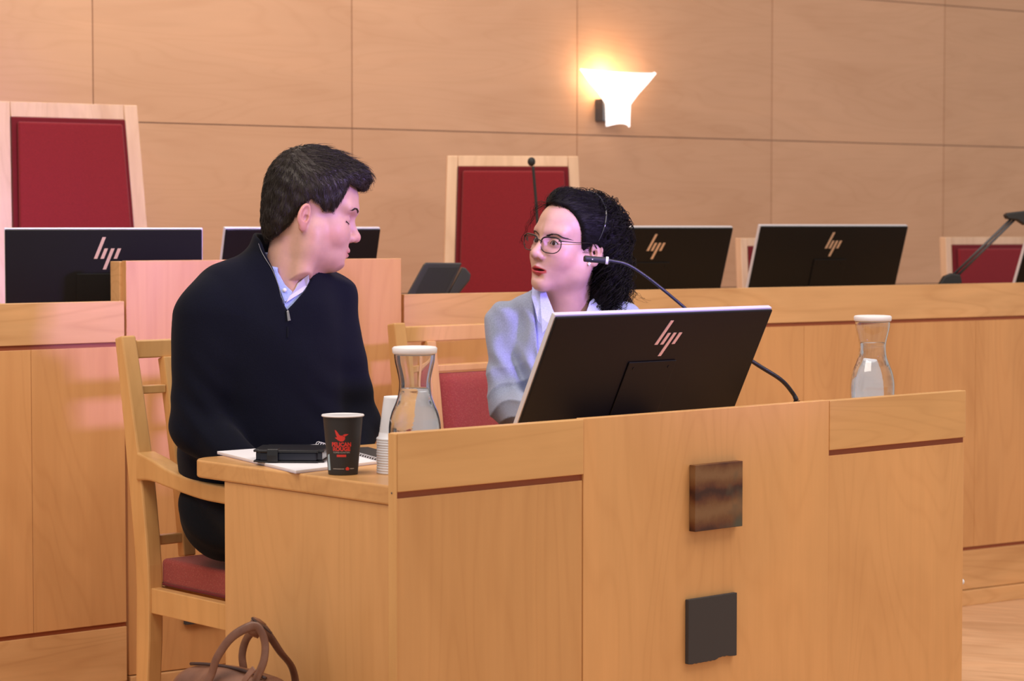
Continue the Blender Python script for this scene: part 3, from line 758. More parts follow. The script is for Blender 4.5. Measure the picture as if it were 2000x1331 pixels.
def mesh_sdf(f, lo, hi, step, project=2):
    """surface nets with coarse skipping; returns vertices and quads"""
    lo = np.array(lo, float); hi = np.array(hi, float); K = 4
    n = np.ceil((hi-lo)/(step*K)).astype(int)*K+1
    ax = [lo[i]+np.arange(n[i])*step for i in range(3)]
    cx = [a[::K] for a in ax]
    gc = np.stack(np.meshgrid(*cx, indexing='ij'), -1).astype(np.float32); Vc = f(gc.reshape(-1, 3)).reshape(gc.shape[:3])
    thr = step*K*1.1
    near = np.abs(Vc) < thr*1.25
    nb_ = np.zeros([x-1 for x in near.shape], bool)
    for i in (0, 1):
        for j in (0, 1):
            for k in (0, 1):
                nb_ |= near[i:near.shape[0]-1+i, j:near.shape[1]-1+j, k:near.shape[2]-1+k]
    V = np.repeat(np.repeat(np.repeat(Vc, K, 0), K, 1), K, 2)[:n[0], :n[1], :n[2]].copy()
    M = np.repeat(np.repeat(np.repeat(nb_, K, 0), K, 1), K, 2)
    MM = np.zeros(n, bool); MM[:M.shape[0], :M.shape[1], :M.shape[2]] |= M; MM[1:, 1:, 1:] |= M[:n[0]-1, :n[1]-1, :n[2]-1]
    I = np.argwhere(MM); pts = (lo+I*step).astype(np.float32)
    out = np.empty(len(pts), np.float32)
    for s in range(0, len(pts), 400000): out[s:s+400000] = f(pts[s:s+400000])
    V[I[:, 0], I[:, 1], I[:, 2]] = out
    S = V < 0
    c8 = [S[i:n[0]-1+i, j:n[1]-1+j, k:n[2]-1+k] for i in (0, 1) for j in (0, 1) for k in (0, 1)]
    cnt = sum(c.astype(np.int8) for c in c8); act = (cnt > 0) & (cnt < 8)
    A = np.argwhere(act); idx = -np.ones(act.shape, np.int64); idx[act] = np.arange(len(A))
    acc = np.zeros((len(A), 3)); num = np.zeros(len(A))
    corners = [(i, j, k) for i in (0, 1) for j in (0, 1) for k in (0, 1)]
    for a in range(8):
        for b in range(a+1, 8):
            ca, cb = np.array(corners[a]), np.array(corners[b])
            if np.abs(ca-cb).sum() != 1: continue
            va = V[A[:, 0]+ca[0], A[:, 1]+ca[1], A[:, 2]+ca[2]]; vb = V[A[:, 0]+cb[0], A[:, 1]+cb[1], A[:, 2]+cb[2]]
            m_ = (va < 0) != (vb < 0); t = va[m_]/(va[m_]-vb[m_])
            acc[m_] += ca+(cb-ca)*t[:, None]; num[m_] += 1
    P_ = lo+(A+acc/np.maximum(num, 1)[:, None])*step
    F = []
    for d in range(3):
        sl0 = [slice(0, n[i]) for i in range(3)]; sl1 = list(sl0); sl0[d] = slice(0, n[d]-1); sl1[d] = slice(1, n[d])
        e0, e1 = S[tuple(sl0)], S[tuple(sl1)]; E = np.argwhere(e0 != e1); o1, o2 = (d+1) % 3, (d+2) % 3
        ok = (E[:, o1] > 0) & (E[:, o2] > 0) & (E[:, o1] < n[o1]-1) & (E[:, o2] < n[o2]-1); E = E[ok]
        flip = e0[E[:, 0], E[:, 1], E[:, 2]]
        q = []
        for a, b in ((0, 0), (1, 0), (1, 1), (0, 1)):
            G_ = E.copy(); G_[:, o1] -= a; G_[:, o2] -= b; q.append(idx[G_[:, 0], G_[:, 1], G_[:, 2]])
        q = np.stack(q, 1); q[flip] = q[flip][:, ::-1]; F.append(q[(q >= 0).all(1)])
    F = np.concatenate(F)[:, ::-1]
    X = P_.astype(np.float32); h = step*.4
    for _ in range(project):
        v = f(X); g = np.stack([f(X+np.array(e_, np.float32)*h)-f(X-np.array(e_, np.float32)*h) for e_ in np.eye(3)], -1)/(2*h)
        gl = np.maximum((g*g).sum(-1), .05); dl = np.clip(v/gl, -step*.6, step*.6); X = X-g*dl[:, None]
    return X, F
def normals(f, X, h=.001):
    g = np.stack([f(X+np.array(e_, np.float32)*h)-f(X-np.array(e_, np.float32)*h) for e_ in np.eye(3)], -1)
    return g/(np.linalg.norm(g, axis=-1, keepdims=True)+1e-9)
def strands(paths, radii, sides=3):
    """paths (n,k,3), radii (n,k): thin tubes as arrays"""
    n, k, _ = paths.shape; t = np.gradient(paths, axis=1); t /= np.linalg.norm(t, axis=-1, keepdims=True)+1e-9
    ref_ = np.array([.31, .52, .79]); s = np.cross(t, ref_); s /= np.linalg.norm(s, axis=-1, keepdims=True)+1e-9; b = np.cross(s, t)
    V = np.stack([paths+(s*math.cos(2*PI*i/sides)+b*math.sin(2*PI*i/sides))*radii[..., None] for i in range(sides)], 2)
    I = np.arange(n*k*sides).reshape(n, k, sides); Fs = []
    for i in range(sides):
        j = (i+1) % sides; Fs.append(np.stack([I[:, :-1, i], I[:, :-1, j], I[:, 1:, j], I[:, 1:, i]], -1).reshape(-1, 4))
    return V.reshape(-1, 3), np.concatenate(Fs)
def join(parts):
    V, F, o = [], [], 0
    for v, f in parts: V.append(v); F.append(np.asarray(f)+o); o += len(v)
    return np.concatenate(V), np.concatenate(F)

# ---- head in its own space: x forward, y to the person's left, z up, origin between the ears
def head_sdf(p, g):
    y = np.abs(p[..., 1]); q = np.stack([p[..., 0], y, p[..., 2]], -1).astype(np.float32); fo, ch = g.get('fore', 0), g.get('chin', 0)
    fw = g['wide']; D = {}
    d = ell(q, (-.016, 0, .042), (.090, .076*fw, .083))                      # cranium
    d = smin(d, ell(q, (.040+fo, 0, .045), (.052, .051*fw, .054)), .03)       # forehead
    d = smin(d, ell(q, (.030, 0, -.030), (.060, .056*fw, .066)), .03)      # mid face
    d = smin(d, ell(q, (.050, .030*fw, -.028), (.036, .030, .034)), .025)   # cheek
    d = smin(d, cap(q, (-.002, .054*fw, -.030), (.012, .050*fw, -.066), .014, .013), .03)  # ramus
    d = smin(d, cap(q, (.010, .046*fw, -.064), (.070, .010, -.096+ch), .013, .012), .028)     # jaw line
    d = smin(d, ell(q, (.074, 0, -.096+ch), (.020, .022, .018)), .018)        # chin
    d = smin(d, ell(q, (.060, 0, -.062), (.034, .034, .034)), .02)         # muzzle
    d = smin(d, cap(q, (.083+fo, .006, .028), (.070+fo*.6, .044*fw, .030), .0105, .008), .02)   # brow
    d = smax(d, -ell(q, (.100, .032, .006), (.022, .021, .014)), .016)     # socket
    d = smin(d, ell(q, (.068, .0315, .004), (.0165, .0165, .0145)), .006)  # closed lids / eye bulge
    nl = g['nose']
    d = smin(d, cap(q, (.084, 0, .016), (.107*1.0+nl*.5, 0, -.022), .0065, .0095), .012)  # bridge
    d = smin(d, ell(q, (.108+nl, 0, -.027), (.0125, .011, .0105)), .008)   # tip
    d = smin(d, ell(q, (.096+nl*.5, .0125, -.031), (.0125, .0075, .0085)), .006)  # wing
    d = smax(d, -ell(q, (.102+nl*.7, .0065, -.0395), (.0065, .0035, .0045)), .003) # nostril
    d = smax(d, -cap(q, (.104, 0, -.042), (.101, 0, -.052), .0028), .006)  # philtrum
    mo = g['mouth']; mz = -.0635
    d = smin(d, cap(q, (.0945, 0, mz+.0060+mo*.4), (.078, g.get('mw', .022), mz+.001), .0068, .0030), .006)  # upper lip
    d = smin(d, cap(q, (.0925, 0, mz-.0065-mo), (.078, g.get('mw', .022)-.002, mz-.001), .0078, .0030), .006)   # lower lip
    d = smax(d, -ell(q, (.101, 0, mz-mo*.3), (.024, g.get('mw', .022)-.002, .0012+mo)), .0025)    # mouth line / opening
    d = smax(d, -ell(q, (.098, 0, -.080), (.012, .020, .006)), .010)       # hollow under the lip
    # eyelid opening
    if g['open'] > 0:
        ey = ell(q, (.0705, .0315, .004), (.0150, .0150, .0135))
        d = smax(d, -ell(q, (.088, .0315, .0045), (.020, .0125, g['open'])), .0015)
    else:
        d = smax(d, -cap(q, (.0835, .020, -.0015), (.074, .050, -.001), .0012), .002)
    # ear
    th = math.radians(24); c_, s_ = math.cos(th), math.sin(th)
    eq = q-np.array((-.010+g.get('earx', 0), .073*fw, -.004+g.get('earz', 0)), np.float32)
    ex = -eq[..., 0]*c_+eq[..., 1]*s_; en = eq[..., 0]*s_+eq[..., 1]*c_      # ex: backwards along the ear, en: outwards
    t2 = math.radians(-12); zz = eq[..., 2]*math.cos(t2)-ex*math.sin(t2)*-1; xx = ex*math.cos(t2)+eq[..., 2]*math.sin(t2)*-1
    E = np.stack([xx, en, zz], -1).astype(np.float32)
    sc_ = g['ear']
    E = E/sc_
    ear = ell(E, (.012, .006, .004), (.0175, .0065, .030))
    ear = smin(ear, ell(E, (.004, .004, -.024), (.0085, .005, .011)), .006)
    ear = smax(ear, -ell(E, (.011, .0125, .008), (.0115, .0075, .0205)), .003)
    ear = smin(ear, ell(E, (.0115, .003, .006), (.0040, .0045, .0130)), .003)
    ear = smax(ear, -ell(E, (.0040, .0095, -.003), (.0075, .0095, .0100)), .002)
    ear = smin(ear, ell(E, (-.002, .004, -.004), (.004, .004, .006)), .003)
    d = smin(d, ear*sc_, .004)
    d = smax(d, -ell(E, (.0030, .0065, -.003), (.0055, .0070, .0085))*sc_, .002)
    return d
def rotm(yaw, pitch, roll):
    """columns: forward, left, up in world; yaw about z (0 = +X world), pitch >0 looks down, roll"""
    return np.array((Matrix.Rotation(yaw, 3, 'Z') @ Matrix.Rotation(pitch, 3, 'Y') @ Matrix.Rotation(roll, 3, 'X')), dtype=np.float32)
SKIN_LIGHT = {}
def skin(name, base, lips):
    m = mat(name, base, .45, 0, .4); b = m.node_tree.nodes['Principled BSDF']
    b.inputs['Subsurface Weight'].default_value = .12; b.inputs['Subsurface Radius'].default_value = (.012, .004, .002); b.inputs['Subsurface Scale'].default_value = .5
    a = N(m, 'ShaderNodeAttribute', attribute_name='tint'); sep = N(m, 'ShaderNodeSeparateColor'); L(m, a.outputs['Color'], sep.inputs[0])
    n = noise(m, 45, detail=4); c = ramp(m, n, [(.3, tuple(x*.93 for x in base)), (.7, tuple(min(1, x*1.06) for x in base))])
    c = mixc(m, c, (base[0]*.98, base[1]*.62, base[2]*.60), sep.outputs[1])    # flushed areas
    c = mixc(m, c, lips, sep.outputs[0]); L(m, c, b.inputs['Base Color'])
    bump(m, noise(m, 900, detail=2), .08, .0005); return m
def tint(o, lips, flush):
    me = o.data; at_ = me.color_attributes.new('tint', 'FLOAT_COLOR', 'POINT')
    A = np.zeros((len(me.vertices), 4), np.float32); A[:, 0] = lips; A[:, 1] = flush; A[:, 3] = 1
    at_.data.foreach_set('color', A.ravel())
def hand(p0, direction, palm_n, side, curl=.5, s=1.0):
    """list of capsules (a,b,r1,r2) for a hand; side +1/-1 puts the thumb"""
    d = Vector(direction).normalized(); nrm = Vector(palm_n).normalized(); w_ = d.cross(nrm).normalized()*side; out = []
    p0 = Vector(p0)
    for k, (off, ln, r) in enumerate(((-.030, .072, .0085), (-.010, .080, .009), (.010, .076, .0088), (.029, .060, .0078))):
        a = p0+d*.01+w_*off*.6*s; b = p0+d*.088*s+w_*off*s; out.append((a, b, .014*s, .0125*s))
        dd = d.copy(); cur = b
        for j, f_ in enumerate((.45, .32, .23)):
            ang = curl*(.45, .7, .5)[j]; dd = (Matrix.Rotation(ang, 3, w_*side) @ dd) if True else dd
            nx_ = cur+dd*ln*f_*s; out.append((cur, nx_, r*s, r*s*.92)); cur = nx_
    th0 = p0+d*.02*s+w_*-.03*s; th1 = th0+(d*.6-w_*.8+nrm*.2).normalized()*.04*s; th2 = th1+(d*.9-w_*.3+nrm*.3).normalized()*.032*s
    out += [(th0, th1, .014*s, .0105*s), (th1, th2, .0105*s, .009*s)]
    return out
EYEW = mat('eye_white', (.72, .68, .68), .15); IRIS = mat('brown_iris', (.05, .022, .012), .1); LASH = mat('dark_brow_hair', (.018, .010, .008), .7)

def finish_figure(root, name, V, F, m, loc, parent=None, smooth=True):
    return arrmesh(name, V-np.array(loc, np.float32), F, m, parent or root, smooth)
#FIGURES
# ================================================================== the man
def headmap(o, R, s):
    o = np.array(o, np.float32); s = np.array(s, np.float32)
    fwd = lambda p: ((p-o) @ R)/s                    # world -> head space
    inv = lambda q: o + (np.asarray(q, np.float32)*s) @ R.T
    return fwd, inv
def nose_at(R, S, px, Y, tip):
    off = R @ (np.array(tip)*np.array(S)); t = P(px[0], px[1], Y+off[1]); return np.array((t.x-off[0], Y, t.z-off[2]), np.float32)
def surf_x(sdf, y, z, x0=.15):
    x = x0
    for _ in range(60):
        d = float(sdf(np.array([[x, y, z]], np.float32))[0])
        if d < .0002: break
        x -= d*.7
    return x
def brow(root, sdf, inv, name, curve, thick, m, n=260, up=.5):
    """short hairs lying along a brow curve given as (y,z) in head space"""
    out, rad = [], []
    r_ = np.random.default_rng(5)
    for i in range(n):
        t = r_.random(); k = t*(len(curve)-1); a = min(int(k), len(curve)-2); f = k-a
        y = curve[a][0]*(1-f)+curve[a+1][0]*f; z = curve[a][1]*(1-f)+curve[a+1][1]*f; z += (r_.random()-.5)*thick*(1-.6*t)
        sgn = 1 if curve[-1][0] > 0 else -1
        pts = []
        for j in range(4):
            yy = y+sgn*j*.0022; zz = z+(up*(1-t)-.25*t)*j*.0012; pts.append((surf_x(sdf, yy, zz)+.0004+.0004*math.sin(j), yy, zz))
        out.append(pts); rad.append([.00045, .0004, .0003, .0001])
    V, F = strands(inv(np.array(out).reshape(-1, 3)).reshape(n, 4, 3), np.array(rad))
    return arrmesh(name, V-np.array(root.location, np.float32), F, m, root)
def tubeline(pts, r, n=8):
    """world polyline -> arrays"""
    bm = bmesh.new(); tube(bm, pts, r, n); bm.verts.index_update()
    V = [tuple(v.co) for v in bm.verts]; F = [[v.index for v in f.verts] for f in bm.faces if len(f.verts) == 4]; bm.free(); return np.array(V), np.array(F)
def caps(p, L_, k=.006):
    d = None
    for a, b, r1, r2 in L_:
        c = cap(p, a, b, r1, r2); d = c if d is None else smin(d, c, k)
    return d
def hair_surface_strands(f, X, n, length, flow, rad, lift=.15, steps=6, wob=.002, seed=1, allow=None, grav=0):
    r_ = np.random.default_rng(seed); sel = X[r_.integers(0, len(X), n)]
    if allow is not None: sel = sel[allow(sel)]
    n = len(sel); nr = normals(f, sel); d = flow(sel); P_ = [sel-nr*.001]; cur = sel.copy(); ph = r_.random((n, 3))*6.28
    Ln = length*(.6+.7*r_.random((n, 1)))
    tilt = (r_.random((n, 3))-.5)*.5
    for j in range(steps-1):
        nr = normals(f, cur); dd = d+tilt+.35*np.sin(ph+j*.9); dd -= nr*(dd*nr).sum(-1, keepdims=True); dd /= np.linalg.norm(dd, axis=-1, keepdims=True)+1e-9
        cur = cur+(dd+nr*lift)*Ln/(steps-1); cur[:, 2] -= grav*j; P_.append(cur.copy())
    paths = np.stack(P_, 1); tp = np.linspace(1, .15, steps)[None, :]*rad*(.7+.6*r_.random((n, 1)))
    return strands(paths, tp)
TROU = fabric('dark_navy_trouser_cloth', (.0050, .0055, .0085), rough=.95, sheen=.02, wv=.2)
SHOE = mat('black_shoe_leather', (.01, .01, .01), .35)
def man():
    ROOT = Vector((-.45, 4.80, 0))
    root = empty('person', ROOT, 0, 'man in a dark quarter-zip sweater sitting sideways in an armchair, looking towards the woman', 'person')
    LOC = np.array(ROOT, np.float32)
    yaw = math.radians(11); R = rotm(yaw, math.radians(11.5), math.radians(-3))
    S = (.94, .97, .96)
    HO = nose_at(R, S, (702, 467), 4.765, (.1165, 0, -.027))
    fwd, inv = headmap(HO, R, S)
    g = dict(wide=1.04, nose=-.002, mouth=0.0, open=0, mw=.026, ear=.84, fore=.007, chin=.007, earx=-.006, earz=-.007)
    hs = lambda q: smin(head_sdf(q, g), ell(q, (.050, 0, -.076), (.034, .042, .024)), .02)
    NB = np.array((-.462, 4.765, 1.04)); NT = inv((-.022, 0, -.02))
    hands = []
    fR, fL = (-.485, 4.56, .672), (-.345, 4.66, .668)
    hands += hand(fR, (.75, -.45, -.25), (0, .2, -1), -1, .55); hands += hand(fL, (-.45, -.75, -.25), (0, .2, -1), 1, .55)
    ShR, ShL = (-.632, 4.680, 1.000), (-.388, 4.835, 1.020)
    ElR, ElL = (-.640, 4.665, .775), (-.333, 4.850, .765)
    fvec = np.array((.47, -.88, 0)); svec = np.array((.88, .47, 0)); T3 = np.stack([fvec, svec, (0, 0, 1)], 1)
    def core(p, full=True):
        d = rell(p, (-.500, 4.765, .935), (.112, .165, .155), T3)
        d = smin(d, rell(p, (-.500, 4.790, .74), (.135, .172, .24), T3), .06)
        d = smin(d, rell(p, (-.485, 4.80, .60), (.125, .170, .07), T3), .05)
        d = smin(d, cap(p, (-.480, 4.785, 1.068), (-.605, 4.705, 1.018), .050, .050), .06)
        d = smin(d, cap(p, (-.500, 4.800, 1.085), (-.590, 4.740, 1.050), .052, .056), .05)
        d = smin(d, cap(p, (-.440, 4.785, 1.050), (-.378, 4.835, 1.042), .050, .046), .05)
        d = smin(d, rell(p, (-.542, 4.838, .70), (.125, .165, .17), T3), .05)
        for sh, el, h in ((ShR, ElR, fR), (ShL, ElL, fL)):
            d = smin(d, cap(p, sh, el, .059, .052), .035)
            w1 = np.array(el)+(np.array(h)-np.array(el))*.93
            d = smin(d, cap(p, el, w1, .052, .036), .02)
        return d
    def skin_f(p):
        d = hs(fwd(p))*.95
        nk = cap(p, NT, NB, .053, .056); nk = smin(nk, cap(p, inv((.005, -.052, -.045)), (-.435, 4.70, 1.045), .018, .016), .03)
        nk = smin(nk, cap(p, inv((.035, 0, -.060)), (-.464, 4.752, 1.06), .022, .020), .03)
        d = smin(d, nk, .03)
        d = smin(d, rell(p, (-.485, 4.775, .93), (.085, .13, .10), T3), .04)
        lim = smin(core(p)+.013, cap(p, (-.462, 4.768, 1.02), (-.462, 4.770, 1.085), .072, .067), .02)-np.maximum(p[..., 2]-1.072, 0)*1.6
        return smax(d, lim, .006)
    V1, F1 = mesh_sdf(skin_f, (-.60, 4.62, .99), (-.27, 4.90, 1.345), .0019)
    def limbs(p):
        d = rell(p, (-.495, 4.785, .86), (.085, .125, .16), T3); d = smin(d, rell(p, (-.50, 4.82, .62), (.10, .14, .12), T3), .05)
        for sh, el, h in ((ShR, ElR, fR), (ShL, ElL, fL)):
            d = smin(d, cap(p, sh, el, .038, .034), .03); d = smin(d, cap(p, el, h, .034, .025), .02)
        return smin(d, caps(p, hands), .01)
    V2, F2 = mesh_sdf(limbs, (-.74, 4.40, .52), (-.22, 4.96, 1.02), .0042, 1)
    V, F = join([(V1, F1), (V2, F2)])
    sk = finish_figure(root, 'body', V, F, skin('skin_fair', (.60, .34, .27), (.50, .17, .16)), LOC)
    q = fwd(V.astype(np.float32)); ay = np.abs(q[:, 1])
    lips = np.exp(-((q[:, 2]+.0635)/.0085)**4)*(q[:, 0] > .078)*np.exp(-(ay/.024)**6)*.75
    fl = np.exp(-(((q[:, 0]-.05)/.03)**2+((q[:, 2]+.03)/.025)**2))*.35+.5*np.clip((ay-.078)/.006, 0, 1)+.35*np.exp(-(((q[:, 0]-.118)/.015)**2+((q[:, 2]+.03)/.015)**2))
    tint(sk, lips, np.clip(fl, 0, 1)); sk['label'] = 'fair skin of head, neck and hands'
    # hair
    facepoly = [(.30, .078), (.096, .078), (.066, .082), (.058, .060), (.052, .036), (.040, .016), (.018, .014), (.004, .026), (-.014, .030), (-.030, .012), (-.040, -.020), (-.062, -.050), (-.085, -.072), (-.20, -.080), (-.20, -.3), (.30, -.3)]
    def hair_f(p):
        q = fwd(p); z = q[..., 2]; x = q[..., 0]
        d = ell(q, (-.010, 0, .052), (.1015, .0845*1.03, .1000))
        d = smin(d, ell(q, (.045, 0, .085), (.058, .062, .055)), .02)
        d = smin(d, ell(q, (.079, .0, .101), (.034, .048, .027)), .02)       # quiff
        d = smin(d, ell(q, (-.060, 0, -.015), (.043, .060, .065)), .03)     # nape
        d = d + .0016*np.sin(q[..., 0]*160+q[..., 1]*210)*np.sin(z*190+x*120)
        fp = poly2(x, z, facepoly)
        return smax(d, -fp, .008)
    Vh, Fh = mesh_sdf(hair_f, (-.60, 4.60, 1.05), (-.26, 4.92, 1.40), .0028)
    def flow(s_):
        q = fwd(s_); fx = np.array([1.0, 0, 0.0]); dn = np.array([.25, 0, -1.0]); t = np.clip((q[:, 2]-.06)/.05, 0, 1)[:, None]
        bk = np.clip((-q[:, 0]-.03)/.05, 0, 1)[:, None]
        v = fx*t+dn*(1-t); v = v*(1-bk)+np.array([-.1, 0, -1.0])*bk
        return v @ R.T
    St = hair_surface_strands(hair_f, Vh, 9000, .022, flow, .00055, .10, 5, seed=3)
    St2 = hair_surface_strands(hair_f, Vh, 2600, .030, flow, .0007, .28, 6, seed=4, allow=lambda s_: (fwd(s_)[:, 2] > .095) & (fwd(s_)[:, 0] > -.02))
    Vq, Fq = join([(Vh, Fh), St, St2])
    HM = mat('dark_brown_hair', (.022, .014, .010), .5, 0, .4)
    finish_figure(root, 'hair', Vq, Fq, HM, LOC)
    brow(root, hs, inv, 'eyebrow', [(-.016, .027), (-.028, .032), (-.040, .032), (-.049, .026)], .004, HM, 130)
    brow(root, hs, inv, 'eyebrow', [(.016, .027), (.028, .032), (.040, .032), (.049, .026)], .004, HM, 130)
    for s_ in (-1, 1):
        pts = [Vector([float(c) for c in inv((surf_x(hs, s_*y, z)+.0006, s_*y, z))]) for y, z in ((.020, .0000), (.027, -.0020), (.034, -.0028), (.042, -.0022), (.049, .001))]
        v_, f_ = tubeline(smooth_path(pts, 4), .0008, 6); arrmesh('eyelashes', v_-LOC, f_, LASH, root)
    # sweater
    KN = fabric('navy_knit', (.0035, .0042, .011), rough=.95, sheen=.03, wv=.35)
    axc = np.array((-.455, 4.765, 0.)); 
    def px2(pts, Y): return [((x-1000)/FPX*Y, P(x, y, Y).z) for x, y in pts]
    cut = px2([(497, 447), (508, 470), (516, 494), (532, 524), (545, 560), (552, 590), (561, 606), (574, 592), (596, 566), (606, 541), (622, 526), (640, 512), (720, 495), (720, 380), (497, 380)], 4.69)
    def fold(p):
        x, y, z = p[..., 0], p[..., 1], p[..., 2]
        e1 = np.exp(-(((x+.63)/.07)**2+((z-.80)/.10)**2)); e2 = np.exp(-(((x+.33)/.07)**2+((z-.80)/.12)**2))
        return (.0022*np.sin(z*95+x*60+2*np.sin(x*30)))*(e1+e2)+.0012*np.sin(z*38+x*31+y*22)+.0010*np.sin(x*70-z*25)
    def swe(p):
        d = core(p)
        col = cap(p, (-.466, 4.775, 1.02), (-.468, 4.785, 1.145), .090, .073)
        d = smin(d, col, .035) + fold(p)
        d = smax(d, (p[..., 2]-(1.168+(p[..., 0]+.53)*-.55+(p[..., 1]-4.78)*.1))*.87, .006)
        d = smax(d, -(cap(p, (-.462, 4.768, 1.02), (-.462, 4.782, 1.25), .074, .0615)), .003)
        wed = np.maximum(poly2(p[..., 0]*4.69/p[..., 1], HC+(p[..., 2]-HC)*4.69/p[..., 1], cut), p[..., 1]-4.755) if False else np.maximum(poly2(p[..., 0], p[..., 2], cut), p[..., 1]-4.765)
        d = smax(d, -wed, .006)
        inner = np.minimum(cap(p, (-.47, 4.77, .93), (-.462, 4.775, 1.08), .062), 1e9)
        return d
    V, F = mesh_sdf(swe, (-.76, 4.42, .52), (-.24, 5.0, 1.20), .0031)
    finish_figure(root, 'sweater', V, F, KN, LOC)['label'] = 'dark navy knitted sweater with stand collar'
    # shirt under the open collar
    SH = fabric('light_blue_shirt', (.36, .44, .80), rough=.8, wv=.15)
    def shirt(p):
        d = core(p)+.010
        d = smin(d, cap(p, (-.462, 4.768, 1.02), (-.462, 4.770, 1.085), .075, .069), .02)
        d = np.maximum(d, p[..., 2]-(1.108+(p[..., 1]-4.74)*.30))
        c2 = px2([(540, 532), (563, 572), (575, 573), (599, 546), (640, 500), (540, 480)], 4.68)
        d = smax(d, -np.maximum(poly2(p[..., 0], p[..., 2], c2), p[..., 1]-4.765), .002)
        d = smax(d, -cap(p, (-.462, 4.768, .98), (-.462, 4.782, 1.25), .066, .0575), .002)
        c3 = px2([(603, 480), (603, 552), (640, 600), (720, 600), (720, 480)], 4.68)
        d = smax(d, -poly2(p[..., 0], p[..., 2], c3), .003)
        return np.maximum(d, .97-p[..., 2])
    V, F = mesh_sdf(shirt, (-.58, 4.60, .96), (-.36, 4.90, 1.14), .0026)
    sh = finish_figure(root, 'shirt', V, F, SH, LOC)
    def flap(name, pts, par, Ys, m=SH, th=.002):
        vs = [P(x, y, Y) for (x, y), Y in zip(pts, Ys)]; bm = bmesh.new()
        A = [bm.verts.new(v-ROOT) for v in vs]; B = [bm.verts.new(v-ROOT+Vector((0, th, 0))) for v in vs]; n = len(vs)
        bm.faces.new(A); bm.faces.new(B[::-1])
        for i in range(n): bm.faces.new((A[i], B[i], B[(i+1) % n], A[(i+1) % n]))
        bmesh.ops.triangulate(bm, faces=bm.faces[:]); return obj(name, bm, m, par, bevel=.0006)
    def on_front(x, y, f, off=.0012, Y0=4.45):
        Y = Y0
        for _ in range(80):
            q_ = P(x, y, Y); d_ = float(f(np.array([q_], np.float32))[0])
            if d_ < .0006: break
            Y += max(d_*.8, .0005)
        return P(x, y, Y-off)
    skY = lambda pts: [min(4.74, on_front(x, y, lambda q_: np.minimum(skin_f(q_), shirt(q_)), .003).y) for x, y in pts]
    flap('collar_leaf', [(533, 528), (541, 541), (556, 556), (571, 570), (566, 584), (556, 590), (549, 572), (540, 552)], sh, skY([(533, 528), (541, 541), (556, 556), (571, 570), (566, 584), (556, 590), (549, 572), (540, 552)]))
    ST = mat('striped_shirt_lining', (.62, .60, .74), .8)
    flap('collar_leaf', [(603, 537), (604, 552), (599, 560), (591, 571), (573, 582), (558, 592), (566, 578), (575, 568), (581, 554), (592, 545)], sh, skY([(603, 537), (604, 552), (599, 560), (591, 571), (573, 582), (558, 592), (566, 578), (575, 568), (581, 554), (592, 545)]), ST)
    bm = bmesh.new(); r = bmesh.ops.create_uvsphere(bm, u_segments=12, v_segments=8, radius=.0042); bmesh.ops.scale(bm, verts=r['verts'], vec=(1, .45, 1)); bmesh.ops.translate(bm, verts=r['verts'], vec=on_front(556, 567, lambda q_: np.minimum(skin_f(q_), shirt(q_)), .006)-ROOT); obj('button', bm, WHITEP, sh, smooth=True)
    # zip: teeth line on the left collar edge, slider and pull
    def on_front(x, y, f, off=.0012):
        Y = 4.45
        for _ in range(80):
            q_ = P(x, y, Y); d_ = float(f(np.array([q_], np.float32))[0])
            if d_ < .0006: break
            Y += max(d_*.8, .0005)
        return P(x, y, Y-off)
    zp = [on_front(x, y, swe) for x, y in ((505, 476), (511, 492), (520, 508), (530, 524), (538, 542), (545, 562), (549, 580), (556, 596))]
    v_, f_ = tubeline(smooth_path(zp, 4), .0007, 6); arrmesh('zip_teeth', v_-LOC, f_, mat('zip_metal', (.22, .22, .25), .35, .8), root)
    zp = [on_front(x, y, swe, .002) for x, y in ((561, 602), (562, 640), (562, 660))]
    v_, f_ = tubeline(zp, .0016, 6); arrmesh('zip_cover', v_-LOC, f_, KN, root)
    a, b, c = on_front(561, 599, swe, .004), on_front(562, 608, swe, .005), on_front(565, 627, swe, .007)
    bm = bmesh.new(); ribbon_box(bm, [a-ROOT, b-ROOT], .0045, .003, up=(0, -1, 0)); ribbon_box(bm, [b-ROOT, c-ROOT], [.0048, .0062], .0018, up=(0, -1, 0)); obj('zip_pull', bm, mat('pewter', (.35, .34, .36), .3, .9), root, bevel=.0004)
    # trousers and shoes
    kn = [(( -.59, 4.78, .575), (-.325, 4.475, .585), (-.31, 4.49, .10)), ((-.42, 4.88, .575), (-.150, 4.595, .585), (-.14, 4.60, .10))]
    def trou(p):
        d = rell(p, (-.528, 4.850, .600), (.135, .180, .128), np.stack([(.66, -.75, 0), (.75, .66, 0), (0, 0, 1)], 1))
        for h, k_, a_ in kn:
            d = smin(d, cap(p, h, k_, .085, .066), .05); d = smin(d, cap(p, k_, a_, .062, .048), .02)
        d = d+.003*np.sin(p[..., 0]*60+p[..., 2]*45)+.002*np.sin(p[..., 1]*80-p[..., 2]*70)
        return smax(d, .478-p[..., 2], .015) if False else np.where(p[..., 1] > 4.60, smax(d, .482-p[..., 2], .02), d)
    V, F = mesh_sdf(trou, (-.74, 4.36, .06), (-.02, 5.05, .74), .007)
    finish_figure(root, 'trousers', V, F, TROU, LOC)
    for h, k_, a_ in kn:
        a_ = np.array(a_)
        f_s = lambda p: np.maximum(smin(cap(p, a_+(0, 0, -.02), a_+(-.02, .02, -.055), .045, .042), cap(p, a_+(0, 0, -.06), a_+(.11, -.125, -.068), .038, .034), .03), .002-p[..., 2])
        V, F = mesh_sdf(f_s, a_+(-.1, -.2, -.12), a_+(.2, .1, .05), .006); finish_figure(root, 'shoe', V, F, SHOE, LOC)
man()

